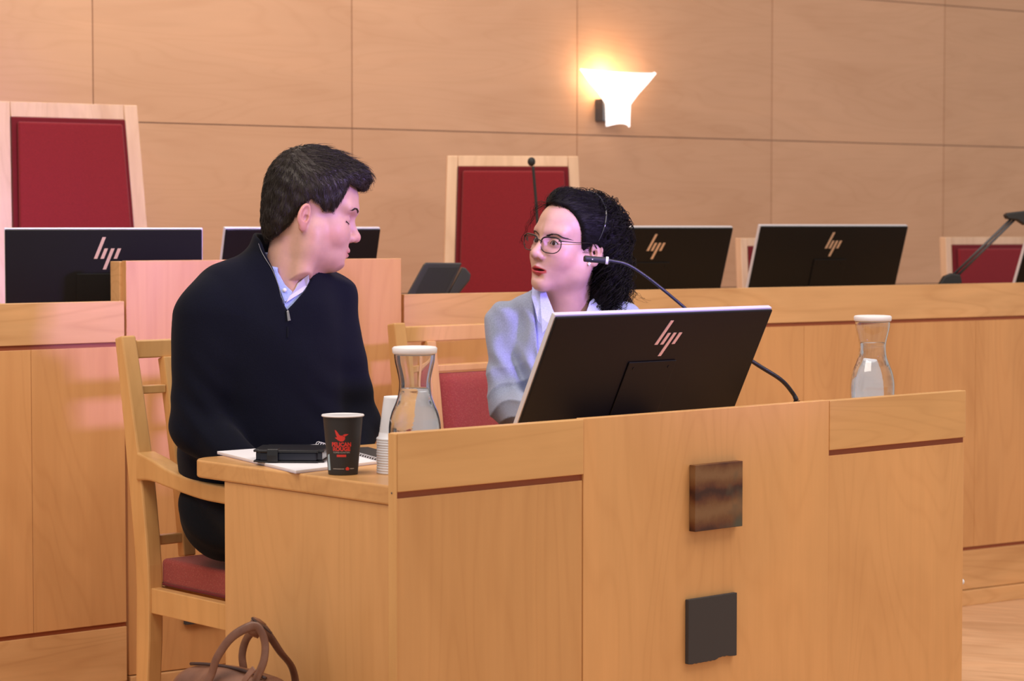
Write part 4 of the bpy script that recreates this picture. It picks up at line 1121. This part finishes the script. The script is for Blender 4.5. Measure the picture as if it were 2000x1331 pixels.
# ================================================================== the woman
def woman():
    ROOT = Vector((.12, 5.18, 0)); LOC = np.array(ROOT, np.float32)
    root = empty('person', ROOT, 0, 'woman with curly black hair in a pale grey-blue cardigan, speaking behind the front monitor', 'person')
    phi = math.radians(48); yaw = math.atan2(-math.cos(phi), -math.sin(phi))
    R = rotm(yaw, math.radians(-6), math.radians(-6)); S = (.93, .92, .91)
    HO = nose_at(R, S, (1039, 495), 5.10, (.117, 0, -.027)); fwd, inv = headmap(HO, R, S)
    g = dict(wide=.97, nose=-.003, mouth=.0019, open=.0040, ear=.92, mw=.027)
    hs = lambda q: head_sdf(q, g)
    W3 = lambda q: Vector([float(c) for c in inv(q)])
    fv = np.array((-.36, -.93, 0)); fv /= np.linalg.norm(fv); sv = np.array((-fv[1], fv[0], 0)); T3 = np.stack([fv, sv, (0, 0, 1)], 1)
    C0 = np.array((.122, 5.165, 0.))
    ShR, ShL = (-.014, 5.205, .970), (.246, 5.105, .970)
    ElR, ElL = (-.010, 5.125, .785), (.310, 5.02, .80)
    hR, hL = (.060, 4.945, .775), (.205, 4.90, .775)
    hands = hand(hR, (.45, -.85, -.10), (0, 0, -1), -1, .25, .88) + hand(hL, (-.30, -.93, -.10), (0, 0, -1), 1, .25, .88)
    def skin_f(p):
        d = hs(fwd(p))*.93
        nk = cap(p, inv((-.020, 0, -.03)), (.128, 5.155, .99), .047, .055)
        nk = smin(nk, cap(p, inv((.000, .050, -.045)), (.112, 5.105, .985), .015, .011), .03)
        nk = smin(nk, cap(p, inv((.040, 0, -.070)), (.120, 5.12, 1.0), .018, .035), .045)
        d = smin(d, nk, .025)
        d = smin(d, rell(p, (.12, 5.17, .90), (.075, .12, .10), T3), .04)
        d = smin(d, cap(p, (.125, 5.17, .985), (.04, 5.20, .965), .016, .014), .04); d = smin(d, cap(p, (.125, 5.16, .985), (.21, 5.13, .965), .016, .014), .04)
        return d
    V1, F1 = mesh_sdf(skin_f, (-.01, 4.96, .90), (.27, 5.28, 1.30), .0018)
    def limbs(p):
        d = rell(p, (.12, 5.175, .80), (.075, .12, .14), T3); d = smin(d, rell(p, (.10, 5.31, .60), (.09, .14, .11), T3), .07)
        for sh, el, h in ((ShR, ElR, hR), (ShL, ElL, hL)):
            d = smin(d, cap(p, sh, el, .030, .028), .03); d = smin(d, cap(p, el, h, .028, .021), .02)
        return smin(d, caps(p, hands), .008)
    V2, F2 = mesh_sdf(limbs, (-.12, 4.72, .50), (.42, 5.36, .93), .0040, 1)
    V, F = join([(V1, F1), (V2, F2)])
    sk = finish_figure(root, 'body', V, F, skin('skin_warm', (.62, .36, .29), (.46, .035, .045)), LOC)
    q = fwd(V.astype(np.float32)); ay = np.abs(q[:, 1]); z = q[:, 2]+.0635+.0015
    lips = np.exp(-((z)/.0150)**6)*(q[:, 0] > .079)*np.exp(-(ay/.0235)**8)
    ss = lambda v, w_=.0012: np.clip(.5+v/w_/2, 0, 1)
    lips = ss(.0108-.30*ay-z)*ss(z+.0150-.42*ay)*ss(.0265-ay)*(q[:, 0] > .068)*.9
    fl = np.exp(-(((q[:, 0]-.055)/.03)**2+((q[:, 2]+.03)/.025)**2))*.30
    tint(sk, lips, fl); sk['label'] = 'skin of face, neck and hands with red painted lips'
    # mouth interior
    bm = bmesh.new(); r = bmesh.ops.create_uvsphere(bm, u_segments=16, v_segments=10, radius=1); bmesh.ops.scale(bm, verts=r['verts'], vec=(.004, .014, .0035))
    bmesh.ops.transform(bm, matrix=Matrix.Translation((.078, 0, -.0645)), verts=bm.verts[:])
    for v in bm.verts: v.co = W3(v.co)-ROOT
    obj('mouth_interior', bm, mat('mouth_dark', (.05, .008, .01), .6), root, smooth=True)
    # eyes
    for s_ in (-1, 1):
        def ball(nm, c, r_, m, par):
            bm = bmesh.new(); rr = bmesh.ops.create_uvsphere(bm, u_segments=20, v_segments=14, radius=1)
            for v in bm.verts: v.co = W3(Vector(c)+Vector((v.co.x*r_[0], v.co.y*r_[1], v.co.z*r_[2])))-ROOT
            return obj(nm, bm, m, par, smooth=True)
        eb = ball('eye', (.0705, s_*.0315, .004), (.0138, .0140, .0132), EYEW, root)
        ball('iris', (.0826, s_*.0315+.001, .0040), (.0020, .0056, .0056), IRIS, eb)
        pts = []
        for y, zz in ((.0195, .001), (.025, .0072), (.0315, .0102), (.038, .0085), (.0445, .0025)):
            pts.append(W3((surf_x(hs, s_*y, zz+.0012)+.0006, s_*y, zz+.0008)))
        v_, f_ = tubeline(smooth_path(pts, 4), .0008, 6); arrmesh('eyelashes', v_-LOC, f_, LASH, root)
    BR_ = mat('black_curly_hair', (.006, .0045, .005), .6, 0, .16)
    for s_ in (-1, 1):
        brow(root, hs, inv, 'eyebrow', [(s_*.014, .020), (s_*.026, .0255), (s_*.038, .027), (s_*.052, .019)], .0022, LASH, 150, .2)
    # hair cap, pulled back from the forehead
    facepoly = [(.30, .098), (.082, .098), (.062, .096), (.047, .078), (.034, .052), (.026, .024), (.020, .002), (.012, -.008), (.002, .012), (-.012, .016), (-.024, .004), (-.034, -.02), (-.05, -.06), (-.052, -.3), (.30, -.3)]
    def hair_f(p):
        q = fwd(p); x, y, z = q[..., 0], q[..., 1], q[..., 2]
        d = ell(q, (-.014, 0, .045), (.100, .084*.97, .090))
        d = smin(d, ell(q, (.034, 0, .100), (.044, .042, .038)), .025)
        d = smin(d, ell(q, (-.045, 0, .068), (.072, .078, .060)), .03)
        d = smin(d, ell(q, (-.080, .02, .01), (.065, .075, .10)), .04)
        d = smin(d, ell(q, (-.072, .045, -.075), (.060, .060, .065)), .05)
        d = smin(d, ell(q, (-.060, .030, .0), (.045, .062, .09)), .03)
        bk = np.clip((-x-.02)/.03, 0, 1)
        d = d+.0050*bk*np.sin(x*120+z*40)*np.sin(y*130+z*55)*np.sin(z*110+1)
        return smax(d, -poly2(x, z, facepoly), .007)
    Vh, Fh = mesh_sdf(hair_f, (-.08, 4.90, .96), (.38, 5.42, 1.36), .0034)
    front = lambda s_: fwd(s_)[:, 0] > -.045
    def flow(s_):
        v = np.tile(np.array([-1.0, 0, .10]), (len(s_), 1)); q_ = fwd(s_); v[:, 2] = np.where(q_[:, 2] > .09, .05, .25); return v @ R.T
    A = hair_surface_strands(hair_f, Vh, 6500, .040, flow, .0006, .06, 6, seed=6, allow=front)
    # curls: helices that drop from the back of the head
    r_ = np.random.default_rng(12)
    qh = fwd(Vh); idx_ = np.where((qh[:, 0] < -.028) & (qh[:, 2] > -.12))[0]; n = 1500; sel = Vh[r_.choice(idx_, n)]
    nr = normals(hair_f, sel, .004); k = 46
    Ln = (.045+.085*r_.random(n)); curx = []
    out = nr.copy(); out[:, 2] *= .4
    t = np.linspace(0, 1, k)[None, :, None]
    drop = np.array([0, 0, -1.0])
    base = sel[:, None, :]-nr[:, None, :]*.012 + out[:, None, :]*(.016*(.15+r_.random((n, 1, 1))))*np.sin(t*PI*.62) + drop*Ln[:, None, None]*t**1.3
    low = np.clip((1.01-base[..., 2:3])/.05, 0, 1)
    base[..., 2:3] += low*.012
    ax1 = np.cross(nr, drop); ax1 /= np.linalg.norm(ax1, axis=-1, keepdims=True)+1e-6; ax2 = nr
    am = (.0050+.0060*r_.random((n, 1, 1)))*np.minimum(1, t*4); turns = Ln[:, None, None]/(.026+.016*r_.random((n, 1, 1))); ph = r_.random((n, 1, 1))*6.28
    paths = base+am*(np.cos(turns*t*6.28+ph)*ax1[:, None, :]+np.sin(turns*t*6.28+ph)*ax2[:, None, :])
    rad = (.0008+.0007*r_.random((n, 1)))*np.linspace(1, .35, k)[None, :]
    Bc = strands(paths, rad)
    # loose wisps at far temple and one flick at the right
    wis = []
    def wisp(pts, wig=.003, m_=6, seed=0):
        rr = np.random.default_rng(seed)
        for j in range(m_):
            sp = smooth_path([Vector(p)+Vector(rr.normal(0, .0035, 3)) for p in pts], 12); a = np.array([tuple(v) for v in sp])
            s_ = np.linspace(0, 1, len(a)); a[:, 0] += wig*np.sin(s_*22+rr.random()*6); a[:, 2] += wig*.6*np.cos(s_*19+rr.random()*6)
            idx2 = np.linspace(0, len(a)-1, 40).astype(int); wis.append(a[idx2])
    Yf = 5.17
    wisp([P(1072, 400, 5.13), P(1050, 408, Yf), P(1036, 428, Yf), P(1026, 455, Yf), P(1018, 475, Yf)], .003, 7, 1)
    wisp([P(1066, 395, 5.13), P(1052, 398, Yf), P(1044, 410, Yf), P(1038, 440, Yf)], .002, 8, 2)
    wisp([P(1215, 560, 5.16), P(1236, 566, 5.15), P(1246, 578, 5.15), P(1262, 586, 5.15)], .0015, 7, 3)
    wisp([P(1190, 590, 5.12), P(1190, 605, 5.10), P(1180, 618, 5.09)], .004, 10, 4)
    wisp([P(1215, 590, 5.12), P(1222, 606, 5.10), P(1205, 620, 5.09)], .004, 10, 5)
    wisp([P(1170, 560, 5.10), P(1172, 590, 5.09), P(1182, 612, 5.08)], .004, 10, 6)
    wisp([P(1235, 545, 5.17), P(1238, 575, 5.15), P(1226, 600, 5.13)], .004, 14, 7)
    wis = np.array(wis); Cw = strands(wis, np.full(wis.shape[:2], .00038)*np.linspace(1, .5, 40)[None])
    # frizzy crown
    idx3 = np.where((qh[:, 0] < -.02) & (qh[:, 2] > .02))[0]; m2 = 520; s3 = Vh[r_.choice(idx3, m2)]; n3 = normals(hair_f, s3, .004); tt = np.linspace(0, 1, 26)[None, :, None]
    d3 = r_.normal(0, 1, (m2, 3)); d3 -= n3*(d3*n3).sum(-1, keepdims=True); d3 /= np.linalg.norm(d3, axis=-1, keepdims=True); e3 = np.cross(n3, d3)
    rr3 = .006+.007*r_.random((m2, 1, 1)); th3 = tt*6.28*(.7+.8*r_.random((m2, 1, 1)))
    p3 = s3[:, None, :]-n3[:, None, :]*.002+rr3*((1-np.cos(th3))*n3[:, None, :]*.55+np.sin(th3)*d3[:, None, :])+e3[:, None, :]*.012*tt
    Dc = strands(p3, np.full((m2, 26), .0007))
    Vq, Fq = join([(Vh, Fh), A, Bc, Cw, Dc])
    finish_figure(root, 'hair', Vq, Fq, BR_, LOC)
    # clothes
    core = lambda p: None
    def body(p):
        d = rell(p, (.12, 5.165, .885), (.105, .135, .125), T3)
        d = smin(d, rell(p, (.118, 5.22, .72), (.105, .130, .17), T3), .07)
        d = smin(d, rell(p, (.10, 5.31, .58), (.12, .165, .07), T3), .08)
        d = smin(d, cap(p, (.060, 5.165, 1.012), (-.012, 5.20, .972), .034, .036), .04)
        d = smin(d, cap(p, (.14, 5.15, 1.004), (.240, 5.11, .972), .032, .036), .04)
        return d
    def px2(pts, Y): return [((x-1000)/FPX*Y, P(x, y, Y).z) for x, y in pts]
    vcut = px2([(1040, 500), (1037, 566), (1040, 580), (1047, 640), (1052, 700), (1048, 790), (1056, 800), (1075, 740), (1110, 680), (1160, 610), (1180, 575), (1190, 500)], 5.07)
    def fold(p):
        x, y, z = p[..., 0], p[..., 1], p[..., 2]
        e1 = np.exp(-(((x+.0)/.08)**2+((z-.80)/.07)**2)); e2 = np.exp(-(((x+.01)/.07)**2+((z-.92)/.10)**2)); e3 = np.exp(-(((x-.06)/.05)**2+((z-.88)/.12)**2))
        f1 = np.abs(np.sin(z*75-x*55+1.3*np.sin(x*40+z*15)))**.7-.5
        f2 = np.sin(x*115+z*58+.8*np.sin(z*50)); f3 = np.sin(x*140+z*20+1.2*np.sin(z*30))
        return .0070*f1*e1+.0042*f2*e2+.0045*f3*e3+.0012*np.sin(z*40+y*30+x*20)
    def card(p):
        d = body(p)
        for sh, el, h in ((ShR, ElR, hR), (ShL, ElL, hL)):
            d = smin(d, cap(p, sh, el, .046, .043), .012)
            w1 = np.array(el)+(np.array(h)-np.array(el))*.95; d = smin(d, cap(p, el, w1, .043, .031), .015)
        d = d+fold(p)
        wed = np.maximum(poly2(p[..., 0], p[..., 2], vcut), p[..., 1]-5.165)
        d = smax(d, -wed, .004)
        d = smax(d, -cap(p, (.125, 5.155, .99), (.13, 5.16, 1.2), .058, .065), .004)
        # hollow it so the cut shows the shirt and not a solid block
        return smax(d, -(body(p)+.017), .002)
    V, F = mesh_sdf(card, (-.12, 4.86, .50), (.40, 5.50, 1.08), .0036)
    CARD = fabric('grey_blue_jersey', (.34, .385, .53), rough=.9, sheen=.15, wv=.25)
    ca = finish_figure(root, 'cardigan', V, F, CARD, LOC)
    SH = fabric('pale_blue_blouse', (.52, .56, .95), rough=.75, wv=.1)
    scut = px2([(1064, 500), (1067, 562), (1075, 592), (1086, 622), (1104, 668), (1130, 634), (1152, 596), (1160, 560), (1160, 500)], 5.07)
    def shirt(p):
        d = body(p)+.013
        d = smin(d, cap(p, (.125, 5.155, .98), (.128, 5.155, 1.022), .068, .064), .02)
        d = np.maximum(d, p[..., 2]-(1.042+(p[..., 1]-5.12)*.25))
        d = smax(d, -np.maximum(poly2(p[..., 0], p[..., 2], scut), p[..., 1]-5.155), .003)
        d = smax(d, -cap(p, (.125, 5.155, .97), (.13, 5.16, 1.2), .058, .056), .003)
        return d
    V, F = mesh_sdf(shirt, (-.04, 5.0, .62), (.29, 5.33, 1.08), .0034)
    sh = finish_figure(root, 'shirt', V, F, SH, LOC)
    def flap(name, pts, par, Ys, m=SH, th=.0022):
        vs = [P(x, y, Y) for (x, y), Y in zip(pts, Ys)]; bm = bmesh.new()
        A_ = [bm.verts.new(v-ROOT) for v in vs]; B_ = [bm.verts.new(v-ROOT+Vector((0, th, 0))) for v in vs]; n_ = len(vs)
        bm.faces.new(A_); bm.faces.new(B_[::-1])
        for i in range(n_): bm.faces.new((A_[i], B_[i], B_[(i+1) % n_], A_[(i+1) % n_]))
        bmesh.ops.triangulate(bm, faces=bm.faces[:]); return obj(name, bm, m, par, bevel=.0007)
    flap('collar_leaf', [(1054, 562), (1064, 564), (1070, 580), (1083, 613), (1074, 634), (1059, 652), (1057, 620), (1055, 590)], sh, [5.075, 5.07, 5.058, 5.035, 5.02, 5.02, 5.035, 5.055])
    flap('collar_leaf', [(1040, 556), (1060, 560), (1062, 600), (1058, 640), (1050, 625), (1046, 607), (1038, 580)], sh, [5.10, 5.08, 5.05, 5.035, 5.035, 5.05, 5.08])
    flap('collar_leaf', [(1152, 590), (1165, 576), (1176, 600), (1168, 640), (1140, 625)], sh, [5.085, 5.10, 5.08, 5.04, 5.045])
    # trousers
    def trou(p):
        d = rell(p, (.09, 5.35, .575), (.125, .165, .095), T3)
        for h, k_, a_ in (((.02, 5.33, .57), (.06, 4.92, .575), (.06, 4.94, .10)), ((.16, 5.29, .57), (.22, 4.88, .575), (.22, 4.90, .10))):
            d = smin(d, cap(p, h, k_, .078, .056), .04); d = smin(d, cap(p, k_, a_, .053, .042), .02)
        return np.where(p[..., 1] > 5.05, smax(d, .482-p[..., 2], .02), d)
    V, F = mesh_sdf(trou, (-.16, 4.70, .05), (.40, 5.54, .70), .008); finish_figure(root, 'trousers', V, F, TROU, LOC)
    for a_ in ((.06, 4.94, .10), (.22, 4.90, .10)):
        a_ = np.array(a_); f_s = lambda p: np.maximum(smin(cap(p, a_+(0, 0, -.02), a_+(0, .02, -.06), .040, .036), cap(p, a_+(0, 0, -.065), a_+(.01, -.13, -.072), .032, .026), .03), .002-p[..., 2])
        V, F = mesh_sdf(f_s, a_+(-.12, -.2, -.12), a_+(.1, .1, .05), .006); finish_figure(root, 'shoe', V, F, SHOE, LOC)
    # ---- glasses (top level), in head space
    gl = empty('eyeglasses', W3((.095, 0, 0)), 0, 'thin dark-framed rounded eyeglasses worn by the woman', 'glasses'); GL = gl.location.copy()
    FR = mat('dark_metal_frame', (.02, .015, .016), .3, .3)
    hw, hh = .0300, .0190
    def lens_pts(s_, n_=40, k=1.0):
        pts = []
        for i in range(n_):
            a = 2*PI*i/n_; ca_, sa = math.cos(a), math.sin(a); e_ = .72
            y = hw*k*math.copysign(abs(ca_)**e_, ca_); zz = hh*k*math.copysign(abs(sa)**e_, sa)
            if zz < 0: y *= 1-.16*(-zz/hh)
            if zz > 0 and y > 0: zz += .0030*(y/hw)
            cy = .0355
            yy = s_*(cy+y); pts.append(Vector((.0995-.0045*((cy+y)/.06)**2*2, yy, -.0015+zz)))
        return pts
    for s_ in (1, -1):
        bm = bmesh.new(); tube(bm, [W3(p)-GL for p in lens_pts(s_)], .0011, 8, closed=True, up=(0, .1, 1)); obj('rim', bm, FR, gl, smooth=True)
        bm = bmesh.new(); vs = [bm.verts.new(W3(p)-GL) for p in lens_pts(s_, 40, .98)]; vb = [bm.verts.new(v.co+Vector([float(c) for c in R @ np.array((-.0008, 0, 0))])) for v in vs]
        bm.faces.new(vs); bm.faces.new(vb[::-1])
        for i in range(40): bm.faces.new((vs[i], vb[i], vb[(i+1) % 40], vs[(i+1) % 40]))
        lm = glassmat('spectacle_lens', (.97, .96, .98), 1.12); obj('lens', bm, lm, gl)
        # browline thickening
        top = [p for p in lens_pts(s_, 48) if p.z > .008]; top.sort(key=lambda p: p.y)
        bm = bmesh.new(); tube(bm, [W3(p)-GL for p in top], .0018, 8); obj('brow_bar', bm, FR, gl, smooth=True)
        e0 = (.0945, s_*.0610, .012); earp = (-.002, s_*.078, .018)
        bm = bmesh.new(); tube(bm, [W3(p)-GL for p in [e0, (.080, s_*.0700, .0125), (.05, s_*.0745, .014), earp, (-.015, s_*.079, .006), (-.024, s_*.077, -.012)]], [.0016, .0010, .0009, .0010, .0012, .0012], 8); obj('temple', bm, FR, gl, smooth=True)
    bm = bmesh.new(); tube(bm, [W3(p)-GL for p in smooth_path([(.099, -.009, .004), (.1015, -.004, .0072), (.1018, 0, .008), (.1015, .004, .0072), (.099, .009, .004)], 3)], .0010, 8); obj('bridge', bm, FR, gl, smooth=True)
    # headband
    hb = []
    for i in range(34):
        a = PI*(.02+.96*i/33); y = math.cos(a); zc = math.sin(a)
        o_ = np.array((-.030+.022*(1-zc), 0, .02)); dr = np.array((-.05*zc, y, zc)); dr /= np.linalg.norm(dr); lo_, hi_ = .03, .2
        for _ in range(30):
            mid = (lo_+hi_)/2; v = float(hair_f(inv(o_+dr*mid)[None].astype(np.float32))[0])
            if v < 0: lo_ = mid
            else: hi_ = mid
        hb.append(W3(o_+dr*(lo_+.0025)))
    hbo = hb[17]; bm = bmesh.new(); tube(bm, [p-hbo for p in hb], .0019, 8, sx=1, sy=.8)
    o = obj('headband', bm, mat('shiny_black_band', (.02, .02, .03), .12, 0, .9), None, smooth=True); o.location = hbo; tag(o, 'thin shiny dark headband over the woman\'s curly hair', 'headband')
    # earring
    ep = W3((.002, .0775, -.0315)); bm = bmesh.new()
    for dx, dz in ((0, .002), (.0018, -.0005), (-.0018, -.0005), (0, -.0032)):
        rr = bmesh.ops.create_icosphere(bm, subdivisions=2, radius=.0021); bmesh.ops.translate(bm, verts=rr['verts'], vec=(dx, -.001, dz))
    o = obj('earring', bm, mat('crystal', (.85, .85, .92), .08, .3, .9), None, smooth=True); o.location = ep; tag(o, 'small sparkling stud earring in the woman\'s visible ear', 'earring')
woman()

# ================================================================== leather bag on the floor
def bag():
    c = P(455, 1331, 4.03); c.z = 0
    yawb = math.radians(138-180)
    e = empty('leather_bag', c, yawb, 'brown leather handbag with two joined handles, on the floor by the desk side panel', 'bag')
    LE = mat('brown_leather', (.20, .085, .05), .42, 0, .5); b = LE.node_tree.nodes['Principled BSDF']
    cc = ramp(LE, noise(LE, 14, detail=5), [(.3, (.12, .045, .026)), (.7, (.26, .12, .075))]); L(LE, cc, b.inputs['Base Color']); bump(LE, noise(LE, 220, detail=4), .3, .0008)
    DK = mat('dark_brown_trim', (.055, .025, .022), .5)
    zt = P(455, 1305, 4.03).z
    def f(p):
        x, y, z = p[..., 0], p[..., 1], p[..., 2]
        t = np.clip(z/zt, 0, 1); hx = .175-.060*t**2.0; hy = .095-.055*t**1.6; r = .03
        qx = np.abs(x)-hx+r; qy = np.abs(y)-hy+r; qz = np.abs(z-zt/2)-zt/2+r
        # gently arched top
        qz = np.where(z > zt/2, z-(zt-.010*(x/.12)**2)+r, qz)
        m_ = np.stack([np.maximum(qx, 0), np.maximum(qy, 0), np.maximum(qz, 0)], -1)
        d = np.linalg.norm(m_, axis=-1)+np.minimum(np.maximum(qx, np.maximum(qy, qz)), 0)-r
        return (d+.003*np.sin(x*45+z*20)*np.sin(z*30+y*20))*.8
    V, F = mesh_sdf(f, (-.22, -.14, -.01), (.22, .14, zt+.03), .006); arrmesh('bag_body', V, F, LE, e)
    inv_ = lambda p: Matrix.Rotation(-yawb, 4, 'Z') @ (p-c)
    def strap(name, pts, w=.0165, m=LE):
        sp = smooth_path([inv_(P(x, y, Y)) for x, y, Y in pts], 6)
        bm = bmesh.new(); tube(bm, sp, w/2, 12, sx=.55 if False else 1, sy=.42, up=(.2, -1, .1)); return obj(name, bm, m, e, smooth=True)
    # near loop and far loop, gathered at the top
    strap('handle', [(395, 1345, 3.99), (412, 1320, 3.99), (424, 1285, 3.985), (450, 1248, 3.98), (480, 1228, 3.98), (500, 1224, 3.98), (512, 1238, 3.975), (518, 1262, 3.97), (515, 1292, 3.96), (503, 1322, 3.96), (494, 1345, 3.96)])
    strap('handle', [(476, 1308, 4.07), (473, 1280, 4.07), (480, 1252, 4.06), (495, 1232, 4.03), (512, 1226, 4.03), (528, 1245, 4.03), (548, 1275, 4.04), (568, 1300, 4.06), (576, 1325, 4.07), (577, 1345, 4.07)])
    bm = bmesh.new(); pts = [inv_(P(x, y, 4.0)) for x, y in ((486, 1219), (498, 1226), (512, 1234))]; tube(bm, pts, [.016, .0185, .016], 14, up=(0, 0, 1), sx=1.1, sy=.9); obj('handle_wrap', bm, LE, e, smooth=True)
    bm = bmesh.new(); pts = [inv_(P(x, y, 3.985)) for x, y in ((491, 1207), (500, 1214), (515, 1224), (531, 1238))]; ribbon_box(bm, pts, [.006, .012, .014, .008], .003, up=(0, 0, 1)); obj('wrap_tab', bm, DK, e, bevel=.001)
    zz = []
    for i in range(15):
        x = -.10+.2*i/14; zz.append(Vector((x, -.012, zt-.010*(x/.12)**2+.003)))
    bm = bmesh.new(); tube(bm, zz, .003, 8); obj('zip', bm, DK, e, smooth=True)
    bm = bmesh.new(); pts = [inv_(P(x, y, 3.95)) for x, y in ((497, 1306), (486, 1318), (476, 1333))]; ribbon_box(bm, pts, .012, .003, up=(0, -1, .2)); obj('zip_pull', bm, LE, e, bevel=.001)
bag()
